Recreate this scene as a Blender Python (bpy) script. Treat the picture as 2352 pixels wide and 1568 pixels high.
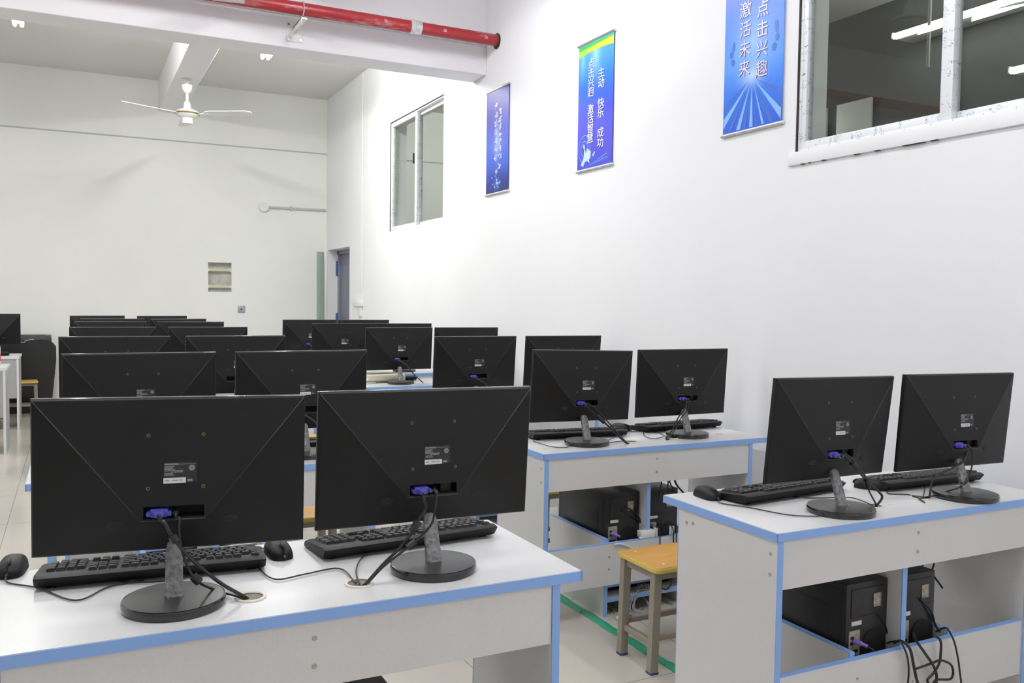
import bpy, bmesh, math, random
from mathutils import Vector, Matrix
for o in list(bpy.data.objects):
    bpy.data.objects.remove(o, do_unlink=True)
SC = bpy.context.scene
COL = SC.collection
R = math.radians
PI = math.pi

# ------------------------------------------------------------------ camera, world, exposure
cam_d = bpy.data.cameras.new('camera')
cam = bpy.data.objects.new('camera', cam_d)
COL.objects.link(cam)
SC.camera = cam
CY, CP, CR = R(26.60734), R(-2.68463), R(0.76845)
fwd = Vector((math.sin(CY) * math.cos(CP), math.cos(CY) * math.cos(CP), math.sin(CP)))
rgt = Vector((math.cos(CY), -math.sin(CY), 0))
upv = rgt.cross(fwd)
r2 = math.cos(CR) * rgt + math.sin(CR) * upv
u2 = -math.sin(CR) * rgt + math.cos(CR) * upv
m = Matrix((r2, u2, -fwd)).transposed().to_4x4()
m.translation = (0, 0, 1.3)
cam.matrix_world = m
cam_d.sensor_width = 36
cam_d.lens = 2006.065 / 2352 * 36
cam_d.clip_start = .05
cam_d.clip_end = 100

W = bpy.data.worlds.new('night')
SC.world = W
W.use_nodes = True
W.node_tree.nodes['Background'].inputs[0].default_value = (.35, .4, .5, 1)
W.node_tree.nodes['Background'].inputs[1].default_value = .03
vs = SC.view_settings
vs.view_transform = 'Standard'
vs.look = 'None'
vs.gamma = 1
vs.use_curve_mapping = False
vs.exposure = 0.0
SC.cycles.use_denoising = True
SC.cycles.max_bounces = 10
SC.cycles.diffuse_bounces = 6
SC.cycles.transparent_max_bounces = 12
SC.cycles.sample_clamp_indirect = 6
TUBE = 100.0           # radiance of the fluorescent tubes
CORR = 16.0           # the lamp in the corridor

# ------------------------------------------------------------------ materials
def mat(name, col, rough=.5, metal=0, spec=.5, coat=0, bump=0, bscale=60, vary=0, vscale=8, emit=0, ecol=None):
    ma = bpy.data.materials.new(name)
    ma.use_nodes = True
    nt = ma.node_tree
    b = nt.nodes['Principled BSDF']
    b.inputs['Base Color'].default_value = (*col, 1)
    b.inputs['Roughness'].default_value = rough
    b.inputs['Metallic'].default_value = metal
    b.inputs['Specular IOR Level'].default_value = spec
    b.inputs['Coat Weight'].default_value = coat
    b.inputs['Coat Roughness'].default_value = .08
    if emit:
        b.inputs['Emission Color'].default_value = (*(ecol or col), 1)
        b.inputs['Emission Strength'].default_value = emit
    tc = nt.nodes.new('ShaderNodeTexCoord')
    if vary:
        n = nt.nodes.new('ShaderNodeTexNoise')
        n.inputs['Scale'].default_value = vscale
        n.inputs['Detail'].default_value = 6
        nt.links.new(tc.outputs['Object'], n.inputs['Vector'])
        r = nt.nodes.new('ShaderNodeValToRGB')
        r.color_ramp.elements[0].position = .3
        r.color_ramp.elements[1].position = .7
        r.color_ramp.elements[0].color = (*[max(0, c * (1 - vary)) for c in col], 1)
        r.color_ramp.elements[1].color = (*[min(1, c * (1 + vary)) for c in col], 1)
        nt.links.new(n.outputs['Fac'], r.inputs['Fac'])
        nt.links.new(r.outputs['Color'], b.inputs['Base Color'])
    if bump:
        n = nt.nodes.new('ShaderNodeTexNoise')
        n.inputs['Scale'].default_value = bscale
        n.inputs['Detail'].default_value = 4
        nt.links.new(tc.outputs['Object'], n.inputs['Vector'])
        bp = nt.nodes.new('ShaderNodeBump')
        bp.inputs['Strength'].default_value = bump
        bp.inputs['Distance'].default_value = .01
        nt.links.new(n.outputs['Fac'], bp.inputs['Height'])
        nt.links.new(bp.outputs['Normal'], b.inputs['Normal'])
    return ma

M = {}
M['wall'] = mat('wall_paint', (.83, .83, .85), .75, spec=.2, bump=.04, bscale=18, vary=.012, vscale=1.5)
M['wall_back'] = mat('back_wall_paint', (.88, .885, .86), .75, spec=.2, bump=.04, bscale=18, vary=.015, vscale=1.5)
M['ceil'] = mat('ceiling_paint', (.70, .70, .68), .8, spec=.2)
M['beam'] = mat('beam_paint', (.82, .81, .83), .75, spec=.2, bump=.03, bscale=12)
M['tube'] = mat('tube_glow', (1, 1, 1), .4, emit=TUBE, ecol=(.97, .98, 1))
M['tube_warm'] = mat('tube_glow_far', (1, 1, 1), .4, emit=TUBE * 2.05, ecol=(.985, 1, .95))
M['corridor_glow'] = mat('corridor_lamp_glow', (1, 1, 1), .4, emit=CORR, ecol=(.95, 1, .92))
M['corridor_fill'] = mat('added_corridor_fill_glow', (1, 1, 1), .4, emit=CORR * 9.5, ecol=(.97, 1, .94))  # glow of the added, unseen corridor fill lamp
M['white_metal'] = mat('white_metal', (.78, .78, .76), .35)
M['white_plastic'] = mat('white_plastic', (.82, .82, .8), .4)
M['cream'] = mat('cream_plastic', (.78, .72, .6), .45)
M['mel'] = mat('grey_white_board', (.70, .695, .69), .38, vary=.025, vscale=220)
M['mel_top'] = mat('white_board_top', (.69, .69, .70), .3, vary=.02, vscale=220)
M['blue'] = mat('blue_edge_band', (.26, .44, .83), .4)
M['white_edge'] = mat('white_edge_band', (.75, .76, .8), .4)
M['screw'] = mat('cam_cap', (.42, .41, .38), .35, metal=.2)
M['blk'] = mat('black_textured_plastic', (.0068, .0068, .0071), .48, bump=.05, bscale=900, spec=.3)
M['grey_board'] = mat('grey_board', (.40, .40, .41), .4, vary=.03, vscale=200)
M['blk_ridge_glint'] = mat('black_ridge_highlight', (.03, .03, .031), .4)  # lighter tone paints the highlight along the cover ridges
M['blk_gloss'] = mat('black_gloss_plastic', (.014, .014, .015), .16, coat=.4)
M['blk_deep'] = mat('black_recess', (.004, .004, .004), .7)
M['blk_key'] = mat('black_key_plastic', (.022, .022, .024), .4)
M['blk_base'] = mat('black_dusty_base', (.03, .03, .031), .33, vary=.25, vscale=40)
M['wrap'] = mat('film_wrapped_neck', (.19, .19, .195), .26, coat=.5, bump=.9, bscale=55, vary=.45, vscale=70)
M['screen'] = mat('dark_screen', (.008, .008, .01), .12)
M['cord'] = mat('black_cord', (.016, .016, .018), .42)
M['cord_grey'] = mat('grey_cord', (.3, .29, .31), .5)
M['cord_white'] = mat('white_cord', (.75, .75, .74), .4)
M['vga'] = mat('blue_plug', (.075, .07, .42), .4)
M['purple'] = mat('purple_plug', (.27, .16, .6), .4)
M['brass'] = mat('brass_insert', (.17, .115, .02), .4, metal=.3)
M['label_dark'] = mat('label_black', (.012, .012, .013), .4)
M['label_grey'] = mat('label_print', (.22, .22, .235), .5, vary=.35, vscale=900)
M['label_white'] = mat('label_strip', (.62, .63, .66), .45, vary=.06, vscale=300)
M['case'] = mat('black_case_metal', (.016, .016, .016), .35)
M['case_dark'] = mat('black_mesh_grille', (.006, .006, .006), .6)
M['io'] = mat('port_plate', (.36, .32, .25), .4, metal=.3, vary=.4, vscale=90)
M['sticker'] = mat('white_sticker', (.7, .66, .68), .5)
M['seat'] = None
M['seat_edge'] = mat('yellow_edge', (.66, .50, .11), .4)
M['taupe'] = mat('taupe_paint', (.30, .265, .21), .4)
M['foot'] = mat('dark_blue_foot', (.04, .06, .2), .5)
M['green'] = mat('green_tape', (.02, .36, .20), .35, bump=.25, bscale=60)
M['red'] = None
M['galv'] = mat('galvanised', (.62, .63, .62), .35, metal=.5, vary=.2, vscale=40)
M['chrome'] = mat('bright_steel', (.7, .7, .7), .25, metal=1)
M['grime'] = mat('dark_grime', (.03, .02, .02), .8)
M['greenboard'] = mat('grey_green_board', (.33, .39, .35), .5)
M['door'] = mat('grey_violet_door', (.17, .17, .24), .35, vary=.1, vscale=4)
M['door_frame'] = mat('door_frame_grey', (.24, .24, .31), .4)
M['bluefilm'] = mat('blue_film', (.05, .12, .33), .4)
M['paper'] = mat('paper', (.8, .8, .78), .7)
M['foam'] = mat('cream_cloth', (.82, .79, .64), .85, bump=.2, bscale=60)
M['rail_yel'] = mat('aged_cream_rail', (.62, .62, .45), .4)
M['niche'] = mat('cement_niche', (.55, .54, .50), .85, vary=.2, vscale=12)
M['steel_plate'] = mat('steel_face_plate', (.42, .42, .47), .35, metal=.4)
M['pvc'] = mat('grey_pvc', (.52, .55, .56), .45)
M['pink'] = mat('pink_scrap', (.75, .42, .5), .6)
M['bottle'] = mat('clear_bottle', (.75, .78, .8), .12)
M['red_label'] = mat('red_label', (.6, .03, .04), .4)
M['dust'] = mat('grey_dust', (.22, .21, .195), .9, vary=.3, vscale=60)
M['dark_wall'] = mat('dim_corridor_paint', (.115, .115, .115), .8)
M['vinyl'] = mat('black_vinyl', (.02, .02, .021), .3, bump=.1, bscale=12)
M['torn'] = mat('torn_film', (.5, .5, .5), .3)

def red_pipe():
    ma = mat('red_pipe_paint', (.33, .018, .026), .38, coat=.1)
    nt = ma.node_tree
    b = nt.nodes['Principled BSDF']
    tc = nt.nodes.new('ShaderNodeTexCoord')
    mp = nt.nodes.new('ShaderNodeMapping')
    mp.inputs['Scale'].default_value = (2.2, 9, 9)
    n = nt.nodes.new('ShaderNodeTexNoise')
    n.inputs['Scale'].default_value = 1.4
    n.inputs['Detail'].default_value = 9
    n.inputs['Roughness'].default_value = .72
    r = nt.nodes.new('ShaderNodeValToRGB')
    e = r.color_ramp.elements
    e[0].position, e[0].color = .55, (.33, .016, .024, 1)
    e[1].position, e[1].color = .80, (.66, .42, .42, 1)
    nt.links.new(tc.outputs['Object'], mp.inputs[0])
    nt.links.new(mp.outputs[0], n.inputs['Vector'])
    nt.links.new(n.outputs['Fac'], r.inputs['Fac'])
    nt.links.new(r.outputs['Color'], b.inputs['Base Color'])
    return ma
M['red'] = red_pipe()

def seat_mat():
    ma = mat('orange_wood_grain', (.62, .33, .07), .4)
    nt = ma.node_tree
    b = nt.nodes['Principled BSDF']
    tc = nt.nodes.new('ShaderNodeTexCoord')
    mp = nt.nodes.new('ShaderNodeMapping')
    mp.inputs['Scale'].default_value = (3, 60, 20)
    n = nt.nodes.new('ShaderNodeTexNoise')
    n.inputs['Scale'].default_value = 1.5
    n.inputs['Detail'].default_value = 5
    r = nt.nodes.new('ShaderNodeValToRGB')
    e = r.color_ramp.elements
    e[0].position, e[0].color = .3, (.57, .29, .055, 1)
    e[1].position, e[1].color = .7, (.66, .365, .085, 1)
    nt.links.new(tc.outputs['Object'], mp.inputs[0])
    nt.links.new(mp.outputs[0], n.inputs['Vector'])
    nt.links.new(n.outputs['Fac'], r.inputs['Fac'])
    nt.links.new(r.outputs['Color'], b.inputs['Base Color'])
    return ma
M['seat'] = seat_mat()

def floor_mat():
    ma = mat('beige_floor_tile', (.60, .56, .50), .16, spec=.5)
    nt = ma.node_tree
    b = nt.nodes['Principled BSDF']
    tc = nt.nodes.new('ShaderNodeTexCoord')
    mp = nt.nodes.new('ShaderNodeMapping')
    mp.inputs['Location'].default_value = (.352 + 8, -2.435 + 8, 0)
    br = nt.nodes.new('ShaderNodeTexBrick')
    br.offset = 0
    br.inputs['Scale'].default_value = 1
    br.inputs['Brick Width'].default_value = .8
    br.inputs['Row Height'].default_value = .8
    br.inputs['Mortar Size'].default_value = .0018
    br.inputs['Mortar Smooth'].default_value = 0
    br.inputs['Color1'].default_value = (.62, .575, .51, 1)
    br.inputs['Color2'].default_value = (.59, .55, .49, 1)
    br.inputs['Mortar'].default_value = (.30, .27, .23, 1)
    n = nt.nodes.new('ShaderNodeTexNoise')
    n.inputs['Scale'].default_value = 5
    n.inputs['Detail'].default_value = 6
    mx = nt.nodes.new('ShaderNodeMix')
    mx.data_type = 'RGBA'
    mx.blend_type = 'MULTIPLY'
    mx.inputs['Factor'].default_value = .12
    nt.links.new(tc.outputs['Object'], mp.inputs[0])
    nt.links.new(mp.outputs[0], br.inputs['Vector'])
    nt.links.new(tc.outputs['Object'], n.inputs['Vector'])
    nt.links.new(br.outputs['Color'], mx.inputs['A'])
    nt.links.new(n.outputs['Color'], mx.inputs['B'])
    nt.links.new(mx.outputs['Result'], b.inputs['Base Color'])
    return ma
M['floor'] = floor_mat()

def glass_mat():
    ma = bpy.data.materials.new('window_glass')
    ma.use_nodes = True
    nt = ma.node_tree
    nt.nodes.clear()
    out = nt.nodes.new('ShaderNodeOutputMaterial')
    mix = nt.nodes.new('ShaderNodeMixShader')
    fr = nt.nodes.new('ShaderNodeFresnel')
    fr.inputs['IOR'].default_value = 1.55
    tr = nt.nodes.new('ShaderNodeBsdfTransparent')
    tr.inputs[0].default_value = (.93, .95, .93, 1)
    gl = nt.nodes.new('ShaderNodeBsdfGlossy')
    gl.inputs['Roughness'].default_value = 0.0
    geo = nt.nodes.new('ShaderNodeNewGeometry')      # reflect at the outer face only, not again inside the pane
    inv = nt.nodes.new('ShaderNodeMath')
    inv.operation = 'SUBTRACT'
    inv.inputs[0].default_value = 1
    mu = nt.nodes.new('ShaderNodeMath')
    mu.operation = 'MULTIPLY'
    nt.links.new(geo.outputs['Backfacing'], inv.inputs[1])
    nt.links.new(fr.outputs[0], mu.inputs[0])
    nt.links.new(inv.outputs[0], mu.inputs[1])
    nt.links.new(mu.outputs[0], mix.inputs[0])
    nt.links.new(tr.outputs[0], mix.inputs[1])
    nt.links.new(gl.outputs[0], mix.inputs[2])
    nt.links.new(mix.outputs[0], out.inputs[0])
    return ma
M['glass'] = glass_mat()

def film_mat(axis):
    """white protective film on the window frames with rows of small dark-blue print marks"""
    ma = mat('printed_film_' + 'xyz'[axis], (.78, .8, .83), .3)
    nt = ma.node_tree
    b = nt.nodes['Principled BSDF']
    tc = nt.nodes.new('ShaderNodeTexCoord')
    sp = nt.nodes.new('ShaderNodeSeparateXYZ')
    nt.links.new(tc.outputs['Object'], sp.inputs[0])
    def math_(op, a, bb=None):
        n = nt.nodes.new('ShaderNodeMath')
        n.operation = op
        for i, v in enumerate((a, bb)):
            if v is None:
                continue
            if isinstance(v, (int, float)):
                n.inputs[i].default_value = v
            else:
                nt.links.new(v, n.inputs[i])
        return n.outputs[0]
    run = sp.outputs[axis]
    ph = math_('FRACT', math_('MULTIPLY', run, 8.5))
    on1 = math_('MULTIPLY', math_('GREATER_THAN', ph, .35), math_('LESS_THAN', ph, .72))
    on2 = math_('MULTIPLY', math_('GREATER_THAN', ph, .84), math_('LESS_THAN', ph, .93))
    nz = nt.nodes.new('ShaderNodeTexNoise')
    nz.inputs['Scale'].default_value = 210
    nz.inputs['Detail'].default_value = 3
    nt.links.new(tc.outputs['Object'], nz.inputs['Vector'])
    speck = math_('GREATER_THAN', nz.outputs['Fac'], .55)
    nz2 = nt.nodes.new('ShaderNodeTexNoise')
    nz2.inputs['Scale'].default_value = 38
    nt.links.new(tc.outputs['Object'], nz2.inputs['Vector'])
    band = math_('GREATER_THAN', nz2.outputs['Fac'], .5)
    f1 = math_('MULTIPLY', math_('MULTIPLY', on1, speck), math_('MULTIPLY', band, .5))
    f2 = math_('MULTIPLY', math_('MULTIPLY', on2, math_('MULTIPLY', band, speck)), .9)
    f = math_('MAXIMUM', f1, f2)
    mx = nt.nodes.new('ShaderNodeMix')
    mx.data_type = 'RGBA'
    mx.inputs['A'].default_value = (.78, .8, .83, 1)
    mx.inputs['B'].default_value = (.07, .09, .22, 1)
    nt.links.new(f, mx.inputs['Factor'])
    nt.links.new(mx.outputs['Result'], b.inputs['Base Color'])
    return ma
M['film_y'] = film_mat(1)
M['film_z'] = film_mat(2)

# ------------------------------------------------------------------ mesh helpers
class MB:
    def __init__(self):
        self.bm = bmesh.new()
    def _take(self, tmp, mi, xf=None):
        if xf is not None:
            bmesh.ops.transform(tmp, matrix=xf, verts=tmp.verts)
        vm = {v: self.bm.verts.new(v.co) for v in tmp.verts}
        for f in tmp.faces:
            try:
                nf = self.bm.faces.new([vm[v] for v in f.verts])
                nf.material_index = mi
            except ValueError:
                pass
        tmp.free()
        return self
    def box(self, x0, x1, y0, y1, z0, z1, bev=0, mi=0, seg=2, xf=None):
        t = bmesh.new()
        bmesh.ops.create_cube(t, size=1)
        for v in t.verts:
            v.co = Vector(((x0 + x1) / 2 + v.co.x * (x1 - x0), (y0 + y1) / 2 + v.co.y * (y1 - y0), (z0 + z1) / 2 + v.co.z * (z1 - z0)))
        if bev:
            bmesh.ops.bevel(t, geom=list(t.edges), offset=bev, segments=seg, affect='EDGES', profile=.5)
        return self._take(t, mi, xf)
    def lathe(self, prof, cen=(0, 0, 0), seg=32, mi=0, xf=None, caps=True):
        t = bmesh.new()
        rings = []
        for r, z in prof:
            rings.append([t.verts.new((cen[0] + r * math.cos(2 * PI * k / seg), cen[1] + r * math.sin(2 * PI * k / seg), cen[2] + z)) for k in range(seg)])
        for a, b in zip(rings, rings[1:]):
            for k in range(seg):
                t.faces.new((a[k], a[(k + 1) % seg], b[(k + 1) % seg], b[k]))
        if caps:
            t.faces.new(list(reversed(rings[0])))
            t.faces.new(rings[-1])
        bmesh.ops.recalc_face_normals(t, faces=t.faces)
        return self._take(t, mi, xf)
    def tube(self, pts, r, seg=8, mi=0, sub=6, smooth=True, closed_caps=True, radii=None):
        pts = [Vector(p) for p in pts]
        if smooth and len(pts) > 2:
            pp = [pts[0] * 2 - pts[1]] + pts + [pts[-1] * 2 - pts[-2]]
            out = []
            for i in range(1, len(pp) - 2):
                p0, p1, p2, p3 = pp[i - 1:i + 3]
                for s in range(sub):
                    q = s / sub
                    out.append(.5 * ((2 * p1) + (p2 - p0) * q + (2 * p0 - 5 * p1 + 4 * p2 - p3) * q * q + (3 * p1 - p0 - 3 * p2 + p3) * q ** 3))
            out.append(pts[-1])
            pts = out
        t = bmesh.new()
        rings = []
        nrm = None
        for i, p in enumerate(pts):
            d = (pts[min(i + 1, len(pts) - 1)] - pts[max(i - 1, 0)])
            if d.length < 1e-9:
                d = Vector((0, 0, 1))
            d.normalize()
            if nrm is None:
                nrm = d.orthogonal().normalized()
            else:
                nrm = nrm - d * nrm.dot(d)
                nrm = nrm.normalized() if nrm.length > 1e-6 else d.orthogonal().normalized()
            bn = d.cross(nrm)
            rr = r if radii is None else radii[min(len(radii) - 1, int(i / max(1, len(pts) - 1) * (len(radii) - 1) + .5))]
            rings.append([t.verts.new(p + rr * (math.cos(2 * PI * k / seg) * nrm + math.sin(2 * PI * k / seg) * bn)) for k in range(seg)])
        for a, b in zip(rings, rings[1:]):
            for k in range(seg):
                t.faces.new((a[k], a[(k + 1) % seg], b[(k + 1) % seg], b[k]))
        if closed_caps:
            t.faces.new(list(reversed(rings[0])))
            t.faces.new(rings[-1])
        return self._take(t, mi)
    def cyl(self, a, b, r, seg=16, mi=0):
        return self.tube([a, b], r, seg, mi, smooth=False)
    def prism(self, poly, z0, z1, mi=0, xf=None):
        """polygon in xy, extruded along z"""
        t = bmesh.new()
        lo = [t.verts.new((p[0], p[1], z0)) for p in poly]
        hi = [t.verts.new((p[0], p[1], z1)) for p in poly]
        n = len(poly)
        t.faces.new(list(reversed(lo)))
        t.faces.new(hi)
        for k in range(n):
            t.faces.new((lo[k], lo[(k + 1) % n], hi[(k + 1) % n], hi[k]))
        bmesh.ops.recalc_face_normals(t, faces=t.faces)
        return self._take(t, mi, xf)
    def face(self, pts, mi=0):
        f = self.bm.faces.new([self.bm.verts.new(p) for p in pts])
        f.material_index = mi
        return self
    def build(self, name, mats, parent=None, angle=38, world=False, weld=False):
        bm = self.bm
        if weld:
            bmesh.ops.remove_doubles(bm, verts=bm.verts, dist=1e-5)
            bmesh.ops.recalc_face_normals(bm, faces=bm.faces)
        if world and parent is not None:
            bmesh.ops.transform(bm, matrix=mw(parent).inverted(), verts=bm.verts)
        bm.normal_update()
        for f in bm.faces:
            f.smooth = True
        for e in (bm.edges if angle is not None else ()):
            if len(e.link_faces) == 2:
                e.smooth = e.calc_face_angle(0) < R(angle)
            else:
                e.smooth = True
        me = bpy.data.meshes.new(name)
        bm.to_mesh(me)
        bm.free()
        for mm in (mats if isinstance(mats, (list, tuple)) else [mats]):
            me.materials.append(M[mm] if isinstance(mm, str) else mm)
        o = bpy.data.objects.new(name, me)
        COL.objects.link(o)
        if parent is not None:
            o.parent = parent
        return o

def mw(o):
    mt = Matrix.LocRotScale(o.location, o.rotation_euler, o.scale)
    return mw(o.parent) @ mt if o.parent else mt
def tag(o, label, cat, group=None, kind=None):
    o['label'] = label
    o['category'] = cat
    if group:
        o['group'] = group
    if kind:
        o['kind'] = kind
    return o
def thing(name, label, cat, loc=(0, 0, 0), rz=0, group=None, kind=None):
    o = bpy.data.objects.new(name, None)
    o.empty_display_size = .05
    COL.objects.link(o)
    o.location = loc
    o.rotation_euler = (0, 0, rz)
    return tag(o, label, cat, group, kind)
KIDS = {}
def dup(root, loc, rz=0, label=None, skip=()):
    r = root.copy()
    COL.objects.link(r)
    r.location = loc
    r.rotation_euler = (0, 0, rz)
    if label:
        r['label'] = label
    for ch in list(root.children):
        if ch.get('own') or ch.name.split('.')[0] in skip:
            continue
        c = ch.copy()
        COL.objects.link(c)
        c.parent = r
        for g in ch.children:
            d = g.copy()
            COL.objects.link(d)
            d.parent = c
    return r
def struct(o, label, cat):
    return tag(o, label, cat, kind='structure')
def rotm(axis, ang, org=(0, 0, 0)):
    return Matrix.Translation(org) @ Matrix.Rotation(ang, 4, axis) @ Matrix.Translation(-Vector(org))
# ------------------------------------------------------------------ the room
XW, YB, ZC, XL, YF = 2.88, 11.06, 3.8, -4.3, -2.3
struct(MB().box(XL - .2, XW + .17, YF - .2, YB + .3, -.12, 0).build('floor', 'floor'), 'polished beige tiled classroom floor', 'floor')
struct(MB().box(XL - .2, XW + .17, YF - .2, YB + .3, ZC, ZC + .12).build('ceiling', 'ceil'), 'flat white painted classroom ceiling slab', 'ceiling')
def holed(mb, u0, u1, z0, z1, holes, put):
    us = sorted({u0, u1, *[h[0] for h in holes], *[h[1] for h in holes]})
    for a, b in zip(us, us[1:]):
        cuts = sorted([(h[2], h[3]) for h in holes if h[0] < b - 1e-6 and h[1] > a + 1e-6])
        z = z0
        for c0, c1 in cuts:
            if c0 > z + 1e-6:
                put(mb, a, b, z, c0)
            z = c1
        if z < z1 - 1e-6:
            put(mb, a, b, z, z1)
WIN = [(1.48, 2.945, 1.975, 3.065), (7.13, 8.555, 1.985, 3.072)]
DOOR = (10.02, 11.0, 0, 1.905)
wr = MB()
holed(wr, YF - .2, YB, 0, ZC, WIN + [DOOR], lambda b, a, c, z0, z1: b.box(XW, XW + .17, a, c, z0, z1))
struct(wr.build('wall_right', 'wall'), 'long white wall with banners, windows and the doorway', 'wall')
wb = MB()
NI = (1.439, 1.711, 1.355, 1.711)
holed(wb, XL, XW + .17, 0, ZC, [NI], lambda b, a, c, z0, z1: b.box(a, c, YB, YB + .09, z0, z1))
wb.box(XL, XW + .17, YB + .09, YB + .25, 0, ZC)
struct(wb.build('wall_back', 'wall_back'), 'white end wall with the recessed box and grey conduit', 'wall')
struct(MB().box(XL - .2, XL, YF, YB + .25, 0, ZC).build('wall_left', 'wall'), 'white wall along the far aisle side, outside the picture', 'wall')
struct(MB().box(XL, XW, YF - .2, YF, 0, ZC).build('wall_front', 'wall'), 'white wall behind the viewer', 'wall')
struct(MB().box(XL, XW, 6.26, 6.52, 3.047, ZC, bev=.004, seg=1).build('beam_cross', 'beam'), 'deep white concrete beam crossing the room above the red pipe line', 'beam')
struct(MB().box(.893, 1.145, 6.52, YB, 3.45, ZC, bev=.004, seg=1).build('beam_long', 'beam'), 'shallow white beam running to the end wall, carrying a fan', 'beam')
struct(MB().box(.893, 1.145, YF, 6.26, 3.45, ZC, bev=.004, seg=1).build('beam_long', 'beam'), 'shallow white beam over the front desks, above the picture', 'beam')
struct(MB().cyl((XL, YB - .004, 3.12), (XW, YB - .004, 3.12), .008, 8).build('trim_1', 'pvc'), 'thin grey line running level along the end wall', 'trim')

# the dim corridor beyond the windows
XC = 6.03
struct(MB().box(XW + .17, XC + .2, YF - .2, YB + .3, -.12, 0).build('floor_corridor', 'floor'), 'tiled corridor floor beyond the windows', 'floor')
struct(MB().box(XW + .17, XC + .2, YF - .2, YB + .3, ZC, ZC + .12).build('ceiling_corridor', 'ceil'), 'pale corridor ceiling seen through the window glass', 'ceiling')
struct(MB().box(XW + .17, XC + .2, YB, YB + .25, 0, ZC).build('wall_corridor', 'wall_back'), 'pale end wall of the corridor seen through the farther window', 'wall')
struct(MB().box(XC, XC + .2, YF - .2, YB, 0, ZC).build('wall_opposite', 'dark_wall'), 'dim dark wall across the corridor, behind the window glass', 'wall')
struct(MB().cyl((XW + .17, YB - .004, 3.125), (XC, YB - .004, 3.15), .008, 8).build('trim_3', 'pvc'), 'thin grey line on the corridor end wall', 'trim')
for a, b, lb in ((5.30, 5.676, 'wide white board on the dim wall behind the window glass'), (5.787, 6.15, 'narrow strip of white board behind the glass, beside the window jamb')):
    t = thing('notice_board', lb, 'board', (XC - .006, (a + b) / 2, 1.3), 0, 'white boards beyond the window')
    MB().box(-.022, 0, (a - b) / 2, (b - a) / 2, 0, 1.75, bev=.003).build('panel', 'white_plastic', t)
def wall_lamp(name, label, x, y, z, ln, glow='corridor_glow'):
    t = thing(name, label, 'lamp', (x, y, z))
    MB().box(.03, XC - x, -ln / 2, ln / 2, -.02, .03, bev=.004).build('housing', 'white_metal', t)
    MB().cyl((0, -ln / 2 + .01, 0), (0, ln / 2 - .01, 0), .022, 14).build('tube', glow, t)
    for s in (-1, 1):
        MB().box(-.015, .015, s * ln / 2 - .008, s * ln / 2 + .008, -.02, .03, bev=.003).build('end_holder', 'white_plastic', t)
wall_lamp('corridor_lamp', 'long lit tube lamp seen through the window glass', 5.80, 3.68, 3.42, 2.5)
wall_lamp('corridor_lamp', 'small bright lamp near the picture edge behind the window glass', 5.80, 3.885, 2.93, .12)
t = thing('corridor_lamp', 'unseen round lamp added to brighten the corridor end wall', 'lamp', (4.6, 8.7, ZC))  # added out of view to light the corridor end wall
MB().lathe([(.07, 0), (.08, -.01), (.06, -.05), (.02, -.06)], seg=24).build('ceiling_cup', 'white_metal', t)
MB().lathe([(.02, -.055)] + [(.12 * math.sin(PI * k / 12), -.17 + .12 * math.cos(PI * k / 12)) for k in range(1, 12)] + [(.004, -.29)], seg=24).build('globe', 'corridor_fill', t)
tag(MB().cyl((5.62, 4.46, 3.05), (5.62, 4.46, ZC), .012, 10).build('hanging_rod', 'pvc'), 'thin grey rod hanging in front of the long corridor lamp', 'rod')

def window(name, y0, y1, z0, z1, label):
    t = thing(name, label, 'window', (XW, y0, z0), 0, kind='structure')
    w, hh = y1 - y0, z1 - z0
    f = .014
    fr = MB()
    fr.box(.004, .075, 0, f, 0, hh, bev=.003, mi=1).box(.004, .075, w - f, w, 0, hh, bev=.003, mi=1)
    fr.box(.004, .075, f, w - f, 0, .012, bev=.003, mi=0).box(.004, .075, f, w - f, hh - .014, hh, bev=.003, mi=0)
    fr.build('window_frame', ['film_y', 'film_z'], t)
    MB().box(-.002, .02, w - .0005, w + .007, -.004, hh).box(-.002, .02, 0, w, hh - .0005, hh + .008).build('rubber_seal', 'grime', t)
    mid = w * .505
    for k, (a, b, xo) in enumerate(((mid - .035, w - f, .008), (f, mid + .028, .042))):
        s = MB()
        s.box(xo, xo + .03, a, a + (.05 if k == 0 else .034), .010, hh - .01, bev=.002, mi=1)
        s.box(xo, xo + .03, b - (.026 if k == 0 else .05), b, .010, hh - .01, bev=.002, mi=1)
        a2, b2 = a + (.05 if k == 0 else .034), b - (.026 if k == 0 else .05)
        s.box(xo + .0005, xo + .0295, a2, b2, .010, .044, bev=.002, mi=0).box(xo + .0005, xo + .0295, a2, b2, hh - .045, hh - .012, bev=.002, mi=0)
        so = s.build('sash', ['film_y', 'film_z'], t)
        MB().box(xo + .013, xo + .018, a + .01, b - .01, .03, hh - .03).build('pane', 'glass', so)
    MB().box(-.004, .01, w * .505 + .03, w * .505 + .045, hh * .55, hh * .64, bev=.002).build('latch', 'grime', t)
    return t
window('window_1', *WIN[0], 'high sliding window with film-wrapped frame beside the large blue banner')
window('window_2', *WIN[1], 'high sliding window with film-wrapped frame near the far corner')
sl = MB()
sl.box(XW - .012, XW + .02, 1.42, 2.985, 1.918, 1.976, bev=.003)
struct(sl.build('window_sill', 'wall'), 'rough plastered white sill band under the film-framed window', 'sill')
sc_ = MB()
random.seed(4)
for y, ln in ((2.9, .02), (2.78, .018), (2.60, .03), (2.50, .025), (2.33, .10), (2.24, .03), (2.86, .008)):
    sc_.box(XW - .0123, XW - .0005, y - ln / 2, y + ln / 2, 1.9163, 1.9185 + random.random() * .001)
struct(sc_.build('trim_2', 'grime'), 'dark chips along the lower edge of the window sill', 'trim')

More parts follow.
